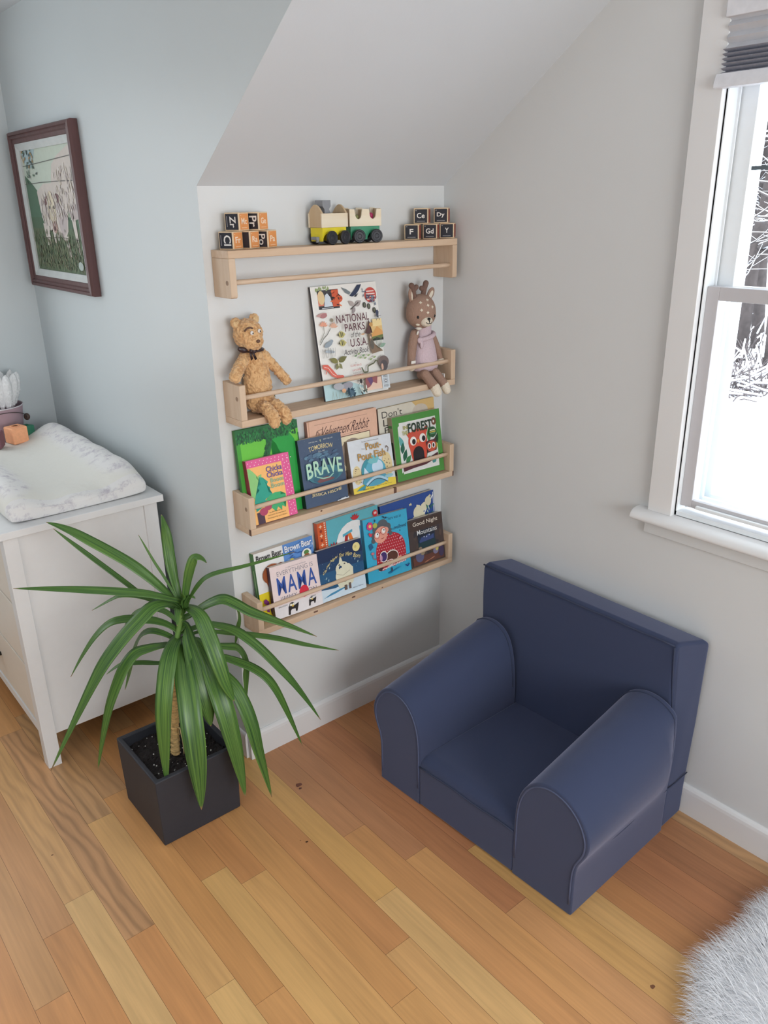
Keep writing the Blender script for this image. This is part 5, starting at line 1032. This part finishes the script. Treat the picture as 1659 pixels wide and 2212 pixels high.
def a_brave(A):
    R_ = random.Random(6); asp = A.asp; A.rect(0, 0, 1, 1, (66, 84, 112))
    A.many(True)
    for k in range(60): A.ell(R_.uniform(.04, .96), R_.uniform(.3, .97), .003, .0025, (150, 168, 190))
    A.many(False)
    A.text('NEW YORK TIMES', .24, .928, .44, .944, (214, 220, 214)); A.ell(.515, .94, .018, .018, (208, 214, 150)); A.ell(.525, .943, .014, .015, (66, 84, 112)); A.text('BEST SELLER', .58, .94, .80, .956, (214, 220, 214))
    A.text('TOMORROW', .22, .80, .78, .87, (226, 210, 158), .008, 0, .02); A.text("I'LL BE", .43, .775, .58, .798, (200, 206, 204))
    for k in range(24):
        x, y = R_.uniform(.12, .88), R_.uniform(.66, .76); A.ell(x, y, .06, .018, R_.choice([(84, 118, 144), (72, 100, 128), (96, 134, 158)]), .1)
    A.ell(.52, .44, .40, .13, (60, 118, 134)); A.ell(.52, .40, .30, .09, (48, 96, 118)); A.text('BRAVE', .085, .40, .915, .63, (60, 110, 124), .02, 0, .03, sp=1.1); A.text('BRAVE', .10, .415, .925, .64, (178, 216, 190), .02, 0, .03, sp=1.1)
    A.poly([(.30, .36), (.40, .40), (.55, .41), (.72, .36), (.66, .34), (.36, .33)], (116, 74, 78)); A.line([(.30, .43), (.45, .385), (.60, .385), (.70, .43)], .022, (150, 198, 178), asp)
    A.text('WRITTEN & ILLUSTRATED BY', .30, .235, .66, .247, (170, 178, 186)); A.text('JESSICA HISCHE', .14, .15, .84, .205, (226, 210, 158), .012, 0, -.02)
    A.poly([(.70, .0), (.74, .02), (.78, .012), (.82, .03), (.86, .018), (.90, .035), (.94, .02), (.99, .03), (.99, .01)], (214, 220, 226))
book('slate blue board book with one huge pale green word on its cover', .1485, .195, .019, .2885, -.066, -.033, .7785, -.7, (66, 84, 112), (26, 34, 44), {'front': a_brave}, group=G2)
def a_pout(A):
    R_ = random.Random(9); asp = A.asp; A.rect(0, 0, 1, 1, (216, 222, 228)); A.rect(0, 0, 1, .11, (232, 208, 78)); A.poly([(0, .10), (.2, .14), (.5, .10), (.8, .17), (1, .14), (1, .08), (0, .06)], (232, 208, 78))
    for (x, y, a_, b_) in ((.13, .34, .10, .18), (.84, .42, .12, .24)):
        A.ell(x, y, a_, b_, (222, 204, 156))
        A.many(True)
        for k in range(16): A.ell(x+R_.uniform(-.7, .7)*a_, y+R_.uniform(-.8, .8)*b_, .010, .010, R_.choice([(110, 82, 70), (176, 150, 110)]))
        A.many(False)
    A.ell(.47, .36, .25, .27, (66, 148, 164)); A.ell(.55, .35, .24, .24, (92, 172, 196)); A.poly([(.26, .30), (.30, .46), (.38, .34), (.38, .24)], (206, 222, 234)); A.ell(.60, .42, .13, .14, (196, 220, 238)); A.poly([(.38, .55), (.50, .66), (.66, .60), (.60, .50), (.46, .50)], (120, 190, 196)); A.ell(.52, .18, .30, .11, (84, 160, 186)); A.poly([(.06, .05), (.16, .10), (.30, .14), (.24, .04)], (66, 148, 164)); A.ell(.84, .20, .10, .035, (150, 196, 206))
    P = [(.30+.5*k/14, .09+.11*math.sin(PI*(k/14))) for k in range(15)]; A.line([(p, q+.03) for p, q in P], .05, (176, 212, 230), asp); A.line(P, .014, (50, 70, 90), asp)
    A.ell(.47, .30, .03, .02, (60, 84, 104)); A.ell(.64, .31, .03, .02, (60, 84, 104)); A.line([(.88, .66), (.90, .74), (.86, .78), (.84, .74)], .014, (110, 84, 66), asp)
    OR2 = (184, 142, 74); A.text('The New York Times Bestseller', .30, .935, .70, .955, (90, 80, 80)); A.text('The', .28, .80, .36, .825, (150, 150, 150)); A.text('Pout-', .385, .775, .74, .915, OR2, .02); A.text('Pout Fish', .18, .60, .82, .74, OR2, .02)
    A.text('Deborah Diesen', .20, .035, .46, .065, (90, 84, 60)); A.text('Pictures by Dan Hanna', .52, .045, .88, .07, (90, 84, 60))
book('square white board book with a frowning blue fish and yellow bottom edge', .163, .157, .018, .4655, -.066, -.035, .7785, -1.0, (216, 222, 228), (126, 112, 100), {'front': a_pout}, group=G2)
def a_forest(A):
    asp = A.asp; A.rect(0, 0, 1, 1, (76, 144, 66)); A.rect(.13, .10, .90, .90, (224, 226, 224)); A.poly([(.10, .12), (.13, .14), (.13, .86), (.10, .84)], (224, 226, 224))
    A.ell(.50, .46, .19, .27, (52, 92, 64)); 
    for (x, y, L, a_, c) in ((.16, .30, .2, 1.2, (34, 92, 70)), (.18, .50, .22, 1.9, (96, 168, 170)), (.20, .26, .16, .8, (60, 126, 76)), (.72, .50, .26, 1.5, (70, 138, 74)), (.84, .42, .22, 1.2, (34, 66, 44)), (.86, .36, .16, 1.7, (178, 172, 60)), (.14, .42, .18, 1.4, (40, 100, 82)), (.66, .18, .12, 1.2, (120, 176, 84)), (.76, .16, .12, .9, (76, 150, 150))): A.leafy(x, y, L, .09, a_, c, asp)
    RD2 = (206, 78, 58); A.poly([(.26, .70), (.32, .735), (.40, .70), (.40, .62), (.30, .64)], RD2); A.poly([(.60, .72), (.68, .775), (.72, .77), (.70, .70), (.66, .64), (.60, .66)], RD2); A.ell(.48, .56, .20, .20, RD2); A.poly([(.29, .55), (.67, .55), (.64, .30), (.58, .18), (.38, .18), (.33, .32)], RD2); A.ell(.48, .66, .15, .08, (200, 84, 68))
    for (x, y, q) in ((.385, .58, .01), (.585, .60, .02)): A.ell(x, y, .068, .070, (236, 234, 230)); A.ell(x+q, y-.012, .038, .044, (30, 26, 34))
    A.leafy(.485, .60, .07, .05, -1.57, (226, 150, 66), asp); A.ell(.47, .37, .115, .115, (34, 26, 34)); A.poly([(.355, .38), (.585, .38), (.585, .27), (.355, .27)], (34, 26, 34)); A.poly([(.13, .14), (.13, .24), (.36, .27), (.62, .24), (.88, .32), (.88, .24), (.60, .17), (.34, .16)], (88, 44, 52))
    A.poly([(.64, .52), (.70, .535), (.80, .535), (.86, .55), (.86, .36), (.66, .34)], (88, 44, 52)); A.ell(.755, .435, .105, .085, (196, 84, 62)); 
    for x in (.71, .80): A.ell(x, .445, .036, .046, (236, 234, 230)); A.ell(x-.002, .445, .019, .032, (30, 26, 34))
    A.leafy(.755, .43, .03, .025, -1.57, (226, 150, 66), asp)
    DG = (38, 60, 46); A.text('IN', .20, .785, .285, .845, (172, 172, 88), .015); A.text('THE', .165, .70, .285, .765, (172, 172, 88), .015); A.text('FOREST', .295, .715, .80, .865, DG, .03, sp=1.1); A.ell(.85, .82, .045, .06, (110, 70, 52)); A.ell(.84, .82, .016, .022, (224, 226, 224))
    A.ell(.80, .655, .085, .085, (40, 84, 54)); A.rect(.745, .678, .855, .695, (224, 226, 200)); A.rect(.735, .65, .865, .668, (206, 186, 90)); A.rect(.745, .625, .855, .64, (100, 160, 120))
book("green-bordered book with an open-mouthed red owl at the shelf's right end", .1955, .1985, .019, .6540, -.066, -.034, .7785, -.6, (76, 144, 66), (150, 140, 120), {'front': a_forest, 'spine': lambda s: (s.rect(.1, .1, .9, .16, (40, 70, 50)), s.rect(.2, .35, .8, .62, (46, 50, 44)), s.rect(.1, .84, .9, .88, (60, 120, 60)))}, group=G2)
ZB = .4715
def a_brown(A):
    asp = A.asp; A.rect(0, 0, 1, 1, (230, 230, 228)); A.rect(.48, .66, 1, 1, (92, 140, 204)); A.rect(0, 0, .48, .40, (234, 212, 40)); A.rect(.48, .30, 1, .66, (230, 230, 228))
    R_ = random.Random(1)
    for k in range(26): A.ell(R_.uniform(.55, .95), R_.uniform(.70, .96), .05, .012, R_.choice([(70, 118, 186), (116, 160, 216), (56, 96, 160)]), R_.uniform(-.3, .5))
    A.text('Brown Bear,', .03, .86, .465, .965, (34, 32, 36), .012, 0, 0, .0); A.text('Brown Bear,', .50, .865, .985, .975, (238, 240, 244), .018)
    BW = (156, 84, 46); A.ell(.26, .64, .17, .15, BW); A.poly([(.12, .62), (.16, .48), (.20, .42), (.28, .42), (.30, .50), (.30, .62)], BW); A.ell(.24, .42, .06, .05, BW); A.ell(.40, .70, .07, .07, (120, 66, 40)); A.ell(.44, .695, .02, .02, (50, 36, 30))
    A.ell(.86, .765, .085, .08, (236, 236, 230)); A.ell(.86, .79, .045, .035, (84, 128, 64)); A.ell(.86, .74, .05, .03, (150, 96, 56)); A.ell(.60, .72, .05, .05, (226, 206, 60))
    A.poly([(.05, .30), (.09, .31), (.13, .26), (.12, .10), (.08, .12), (.09, .22), (.05, .26)], (130, 50, 120)); A.ell(.34, .12, .20, .17, (84, 50, 112)); 
book('large white board book with green spine behind the pale pink board book', .200, .203, .020, .1585, -.044, -.0225, ZB, .8, (230, 230, 228), (58, 112, 52), {'front': a_brown, 'spine': lambda s: s.rect(.4, .25, .6, .75, (150, 180, 130))}, group=G2)
def a_mama(A):
    asp = A.asp; A.rect(0, 0, 1, 1, (232, 214, 212)); A.rect(0, 0, 1, .24, (230, 226, 228)); GY = (120, 116, 128)
    A.text('#1 NEW YORK TIMES BESTSELLER', .32, .905, .74, .925, (130, 122, 130)); A.text('EVERYTHING IS', .13, .80, .88, .885, (132, 128, 138), -.008); A.text('MAMA', .11, .44, .92, .775, (52, 84, 160), .010, sp=1.16); A.text('JIMMY F', .13, .31, .58, .40, GY, -.006); A.text('ON', .72, .325, .90, .405, GY, -.006)
    A.ell(.635, .375, .098, .115, (210, 44, 66)); A.text('BALLOON', .08, .205, .26, .23, (60, 56, 60)); A.text('MAMA', .76, .215, .86, .238, (60, 56, 60))
    for (x, y, s_) in ((.36, .115, 1.0), (.77, .13, .72)):
        A.poly([(x-.10*s_, y-.10*s_), (x-.085*s_, y+.06*s_), (x-.03*s_, y+.085*s_), (x+.05*s_, y+.06*s_), (x+.13*s_, y+.09*s_), (x+.12*s_, y+.03*s_), (x+.085*s_, y-.07*s_), (x+.055*s_, y-.07*s_), (x+.05*s_, y-.01*s_), (x-.02*s_, y-.005*s_), (x-.05*s_, y-.03*s_), (x-.06*s_, y-.10*s_)], (38, 32, 34)); A.ell(x-.01*s_, y+.075*s_, .055*s_, .05*s_, (38, 32, 34)); A.ell(x-.03*s_, y+.08*s_, .024*s_, .024*s_, (236, 232, 214)); A.ell(x+.02*s_, y+.08*s_, .024*s_, .024*s_, (236, 232, 214)); A.leafy(x-.02*s_, y+.055*s_, .05*s_, .04*s_, 0, (222, 184, 70), asp)
book('pale pink board book with big blue letters and a red ball', .165, .1565, .014, .1688, -.071, -.0465, ZB, -1.2, (232, 214, 212), (70, 52, 66), {'front': a_mama}, group=G2)
def a_abc(A):
    asp = A.asp; A.rect(0, 0, 1, 1, (96, 176, 190)); A.rect(0, 0, .14, 1, (208, 92, 44)); 
    A.many(True)
    for k in range(34): A.rect(.105, .02+k*.029, .125, .035+k*.029, (236, 228, 214))
    for k in range(7): A.star(.05, .95-k*.12, .03, (236, 200, 170), 4, asp); A.ell(.05, .89-k*.12, .02, .02, (150, 56, 36))
    A.many(False); A.ell(.56, .60, .30, .30, (230, 232, 232)); A.poly([(.34, .42), (.42, .74), (.47, .74), (.40, .42)], (170, 44, 44)); A.poly([(.55, .42), (.46, .74), (.51, .76), (.62, .42)], (226, 120, 50)); A.poly([(.38, .72), (.54, .755), (.54, .79), (.38, .755)], (86, 170, 196)); A.rect(.42, .54, .55, .575, (40, 120, 80)); A.rect(.66, .42, .71, .80, (86, 170, 206)); A.ell(.76, .70, .08, .09, (206, 54, 48)); A.ell(.77, .52, .09, .10, (206, 54, 48)); A.ell(.755, .70, .03, .04, (230, 232, 232)); A.ell(.76, .52, .035, .045, (230, 232, 232))
    for (x, y, s_) in ((.60, .90, .09), (.22, .60, .11)):
        for k in range(5): A.leafy(x, y, s_, .03, .5+k*.5, (190, 50, 56), asp)
    A.leafy(.16, .40, .18, .09, .3, (54, 130, 92), asp); A.ell(.94, .90, .045, .045, (196, 44, 52))
    for x in (.925, .94, .955): A.ell(x, .905, .006, .018, (236, 220, 216))
book('teal alphabet book with an orange spine band behind the dark blue moon book', .231, .236, .016, .394, -.044, -.0215, ZB, .8, (96, 176, 190), (196, 84, 44), {'front': a_abc}, group=G2)
def a_night(A):
    asp = A.asp; R_ = random.Random(7); A.rect(0, 0, 1, 1, (34, 66, 104)); A.rect(0, .20, 1, .55, (40, 88, 128)); A.rect(0, .75, 1, 1, (30, 48, 84)); A.poly([(0, 0), (0, .24), (.3, .20), (.6, .24), (1, .33), (1, 0)], (206, 224, 236)); A.poly([(.02, .07), (.3, .10), (.60, .16), (.5, .17), (.2, .13)], (70, 140, 180)); A.ell(.87, .86, .085, .088, (232, 220, 150)); A.ell(.85, .87, .03, .03, (214, 200, 130))
    A.many(True)
    for k in range(30): A.ell(R_.uniform(.05, .95), R_.uniform(.3, .95), .004, .004, (180, 196, 210))
    for (x, y) in ((.12, .42), (.22, .60), (.17, .37), (.80, .62), (.86, .55)): A.leafy(x, y, .05, .02, 1.2, (176, 206, 206), asp)
    A.many(False); W1 = (222, 220, 196); A.poly([(.42, .60), (.47, .76), (.50, .76), (.54, .60)], W1); A.ell(.50, .54, .15, .13, W1); A.poly([(.36, .55), (.66, .60), (.74, .50), (.72, .22), (.66, .18), (.40, .16), (.34, .30)], W1); A.ell(.46, .56, .035, .04, (34, 66, 104)); A.ell(.52, .40, .19, .16, W1); A.line([(.36, .46), (.5, .40), (.66, .46)], .01, (176, 172, 150), asp); A.line([(.42, .30), (.54, .26), (.66, .34)], .01, (176, 172, 150), asp); A.ell(.44, .62, .02, .012, (60, 56, 60)); A.ell(.56, .62, .02, .012, (60, 56, 60)); A.rect(.50, .10, .56, .20, (110, 92, 84)); A.rect(.60, .10, .65, .22, (110, 92, 84))
    YW = (236, 220, 150)
    words = [('On', .07, .52), ('the', .16, .62), ('Night', .25, .695), ('You', .45, .765), ('Were', .60, .755), ('Born', .78, .69)]
    wl = {'On': .09, 'the': .08, 'Night': .17, 'You': .12, 'Were': .15, 'Born': .15}; sl = {'On': .05, 'the': .05, 'Night': .06, 'You': .0, 'Were': -.02, 'Born': -.06}
    for (t_, x, y) in words: A.text(t_, x, y, x+wl[t_], y+.075, YW, .005, .5, 0, sl[t_])
    A.text('Nancy Tillman', .68, .075, .92, .105, (90, 100, 120), 0, .4)
book('dark blue board book with yellow moon and white bear above snow', .165, .160, .014, .334, -.071, -.0465, ZB, -.5, (34, 66, 104), (24, 40, 64), {'front': a_night}, group=G2)
def a_lady(A):
    asp = A.asp; R_ = random.Random(3); A.rect(0, 0, 1, 1, (62, 172, 208)); DKB = (36, 60, 90)
    A.text('There was an', .52, .895, .86, .945, DKB, 0, .1); A.text('who', .56, .73, .66, .765, DKB, 0, .2); A.text('swallowed', .67, .725, .96, .785, DKB, .01, .3); A.text('a', .79, .675, .82, .70, DKB)
    RR = (182, 44, 56); A.ell(.56, .43, .34, .27, RR); A.poly([(.22, .44), (.90, .44), (.90, .20), (.84, .175), (.74, .19), (.62, .155), (.50, .17), (.38, .135), (.26, .14), (.22, .22)], RR)
    A.many(True)
    for k in range(17): A.ell(.27+.037*k, .15+.0026*k+.004*(k % 2), .018, .012, (236, 214, 214))
    for i in range(13):
        for j in range(11):
            x = .25+i*.052+(.026 if j % 2 else 0); y = .20+j*.046
            if ((x-.56)/.33)**2+((max(y, .43)-.43)/.26)**2 < .93 and x < .88: A.ell(x, y, .0095, .0075, (236, 190, 196))
    A.many(False); HRc = (88, 92, 98)
    for (x, y, r_) in ((.30, .80, .11), (.42, .84, .12), (.52, .80, .08), (.56, .74, .05), (.22, .72, .07), (.19, .64, .05), (.58, .69, .04)): A.ell(x, y, r_, r_*.8, HRc)
    A.ell(.36, .705, .155, .125, (232, 160, 140), .3); A.ell(.26, .64, .03, .03, (232, 160, 140)); A.ell(.46, .76, .08, .05, (232, 160, 140))
    for (x, y) in ((.27, .715), (.42, .755)): A.ell(x, y, .062, .056, (176, 60, 60)); A.ell(x, y, .053, .048, (238, 196, 180)); A.ell(x+.005, y+.006, .036, .036, (240, 240, 238)); A.ell(x+.012, y+.016, .012, .012, (40, 34, 40))
    A.line([(.33, .735), (.36, .745)], .012, (176, 60, 60), asp); A.line([(.35, .645), (.39, .640), (.42, .66)], .008, (160, 60, 60), asp)
    for k in range(7): A.ell(.13+.045*math.cos(k*.9), .885+.04*math.sin(k*.9), .028, .025, (208, 60, 120))
    A.ell(.13, .885, .03, .026, (236, 196, 110)); A.ell(.24, .875, .05, .04, (170, 180, 84)); A.leafy(.24, .93, .05, .03, 1.3, DKB, asp); A.poly([(.08, .77), (.11, .79), (.14, .76), (.17, .775), (.15, .73), (.11, .72)], (208, 66, 84)); A.leafy(.46, .955, .06, .03, 2.4, DKB, asp); A.leafy(.46, .94, .06, .03, .5, DKB, asp)
    A.poly([(.06, .60), (.13, .62), (.16, .55), (.09, .51)], (40, 96, 140)); A.star(.13, .455, .04, (214, 120, 130), 6, asp); A.line([(.13, .44), (.13, .38), (.19, .35), (.22, .37)], .012, (166, 96, 100), asp); A.leafy(.74, .56, .1, .05, .5, (216, 140, 160), asp)
    A.ell(.55, .33, .15, .10, (240, 226, 220)); A.ell(.55, .325, .135, .088, (92, 54, 44)); A.ell(.36, .36, .09, .09, (240, 226, 220)); A.ell(.36, .36, .075, .075, (70, 50, 110)); A.ell(.30, .35, .03, .05, (200, 150, 176)); A.ell(.50, .24, .09, .05, (240, 226, 220)); A.ell(.50, .24, .08, .04, (186, 90, 100)); A.ell(.27, .21, .05, .06, (64, 46, 54)); A.ell(.72, .27, .05, .03, (226, 160, 130))
    A.line([(.52, .15), (.52, .09)], .03, (60, 60, 90), asp); A.leafy(.42, .075, .14, .03, 0.1, (30, 104, 150), asp); A.leafy(.52, .085, .22, .02, .2, (44, 130, 176), asp); A.line([(.84, .13), (.88, .09), (.93, .13)], .02, (44, 60, 140), asp)
book('turquoise board book with an old lady in a red spotted dress', .178, .205, .017, .517, -.070, -.0375, ZB, -1.6, (62, 172, 208), (34, 110, 140), {'front': a_lady}, group=G2)
def a_gir(A):
    asp = A.asp; A.rect(0, 0, 1, 1, (44, 78, 150)); A.line([(.985, .03), (.985, .97)], .012, (226, 230, 234), asp); A.line([(.56, .40), (.98, .93)], .02, (226, 230, 226), asp)
    for (x, y) in ((.34, .86), (.55, .89), (.92, .93)): A.star(x, y, .028, (222, 216, 176), 5, asp)
    A.line([(.12, .72), (.18, .82), (.22, .84)], .008, (220, 224, 230), asp); A.line([(.22, .72), (.30, .84), (.34, .84)], .008, (220, 224, 230), asp)
    A.ell(.66, .74, .07, .09, (222, 218, 190)); A.poly([(.60, .66), (.56, .50), (.62, .44), (.80, .52), (.82, .66), (.72, .84), (.66, .86)], (222, 218, 190)); A.ell(.80, .80, .08, .06, (222, 218, 190), .4); A.ell(.88, .86, .06, .07, (214, 210, 180)); A.ell(.66, .55, .08, .08, (222, 190, 90)); A.ell(.62, .58, .025, .02, (178, 80, 44)); A.poly([(.52, .66), (.60, .70), (.62, .60)], (222, 218, 190))
    R_ = random.Random(2)
    for k in range(24): x = R_.uniform(.80, .96); A.leafy(x, .50+R_.uniform(0, .28), .05, .02, R_.uniform(.8, 2), R_.choice([(60, 130, 90), (190, 214, 190), (50, 110, 110)]), asp)
    A.poly([(.84, .40), (.985, .64), (.985, .35)], (216, 220, 222))
book('royal blue book with stars and pale dancing animals at the back right', .229, .229, .015, .633, -.044, -.0205, ZB, .6, (44, 78, 150), (26, 44, 84), {'front': a_gir}, group=G2)
def a_mtn(A):
    asp = A.asp; R_ = random.Random(14); A.rect(0, 0, 1, 1, (74, 62, 60)); 
    A.many(True)
    for k in range(60): A.ell(R_.uniform(.08, .92), R_.uniform(.05, .95), .07, .035, R_.choice([(84, 70, 64), (64, 56, 62), (92, 74, 66), (58, 54, 58)]), R_.uniform(0, 3))
    A.many(False); A.rect(.05, .76, .97, .97, (70, 54, 48)); A.rect(.24, .30, .74, .74, (36, 52, 72)); A.rect(.24, .30, .74, .48, (34, 60, 66)); A.rect(.25, .60, .73, .74, (30, 38, 54)); A.poly([(.28, .52), (.36, .60), (.42, .55), (.52, .62), (.60, .56), (.70, .60), (.70, .50), (.28, .48)], (62, 78, 128))
    for (x, y) in ((.42, .585), (.49, .575), (.57, .60)): A.ell(x, y, .018, .016, (170, 178, 210))
    A.rect(.05, .03, .95, .20, (104, 64, 54)); A.ell(.25, .20, .12, .12, (96, 96, 128)); A.ell(.34, .26, .06, .05, (150, 134, 110)); A.ell(.28, .36, .05, .04, (140, 124, 108)); A.ell(.72, .22, .08, .07, (128, 122, 150)); A.ell(.76, .26, .045, .05, (206, 192, 110)); A.ell(.88, .18, .08, .12, (72, 60, 92)); A.ell(.60, .09, .08, .012, (178, 120, 94), .2); A.ell(.44, .06, .08, .012, (178, 120, 94), .2)
    A.text('Good Night', .12, .83, .84, .94, (230, 220, 206), .01); A.text('Mountains', .22, .655, .80, .755, (226, 228, 228), .005)
book('small dark brown board book at the right end of the lowest shelf', .150, .159, .015, .681, -.071, -.0465, ZB, -1.0, (74, 62, 60), (52, 44, 48), {'front': a_mtn}, group=G2)
# ------------------------------------------------------------------ white fur rug
rug = thing('fur_rug', 'shaggy white faux fur rug in the bottom right corner of the floor', 'rug', (.55, -1.62, 0))
M_fur = mat('white_long_fur', (242, 243, 246), .7, .03, 50, sheen=.3); M_furb = mat('white_fur_pile', (226, 228, 232), .9, .05, 60, .6, 120)
R_ = random.Random(21); NB = 60; edge = []
def rug_r(a): return 1+.05*math.sin(3*a+1)+.03*math.sin(7*a)+.02*math.sin(13*a+2)
RA, RBB = .46, .33
b = B(); c0 = b.verts.new((.55, -1.62, .028)); rg = []
for (f, z) in ((.5, .028), (.9, .022), (1.0, .004)):
    rg.append([b.verts.new((.55+RA*f*rug_r(2*PI*k/NB)*math.cos(2*PI*k/NB), -1.62+RBB*f*rug_r(2*PI*k/NB)*math.sin(2*PI*k/NB), z)) for k in range(NB)])
for k in range(NB): b.faces.new([c0, rg[0][k], rg[0][(k+1) % NB]])
for p, q in zip(rg, rg[1:]):
    for k in range(NB): b.faces.new([p[k], q[k], q[(k+1) % NB], p[(k+1) % NB]])
b.faces.new(rg[-1][::-1]); putw('pelt', b, M_furb, rug, smooth=True)
V = []; F = []
def strand(x, y, z, az, L, lift, wd):
    d = Vector((math.cos(az), math.sin(az), 0)); s_ = Vector((-math.sin(az), math.cos(az), 0)); i0 = len(V); bend = R_.uniform(-.4, .4)
    for k in range(5):
        t = k/4; c = Vector((x, y, z)) + d*L*t + s_*L*bend*t*t*.5 + Vector((0, 0, L*lift*(t-.75*t*t)*1.6)); c.z = max(c.z, .002+.004*t); w_ = wd*(1-t*.93)
        V.append(tuple(c-s_*w_)); V.append(tuple(c+s_*w_))
        if k: F.append((i0+2*k-2, i0+2*k-1, i0+2*k+1, i0+2*k))
for k in range(26000):
    a = R_.uniform(0, 2*PI)
    if R_.random() < .45: rr_ = R_.uniform(.86, 1.0)
    else: rr_ = math.sqrt(R_.random())
    e_ = rug_r(a); x = .55+RA*rr_*e_*math.cos(a); y = -1.62+RBB*rr_*e_*math.sin(a)
    if y < -1.62 and R_.random() < .6: continue
    az = a+R_.uniform(-.7, .7) if rr_ > .7 else 1.9+R_.uniform(-1.0, 1.0)
    strand(x, y, .022 if rr_ < .9 else .022*(1-(rr_-.9)/.1)+.004, az, R_.uniform(.03, .065), R_.uniform(.3, 1.0), R_.uniform(.0004, .0009))
me = bpy.data.meshes.new('fur_strands'); iv = W(rug).inverted(); me.from_pydata([iv @ Vector(v) for v in V], [], F); me.materials.append(M_fur)
for p_ in me.polygons: p_.use_smooth = True
fo_ = bpy.data.objects.new('fur_strands', me); C.objects.link(fo_); fo_.parent = rug; fo_['kind'] = 'stuff'
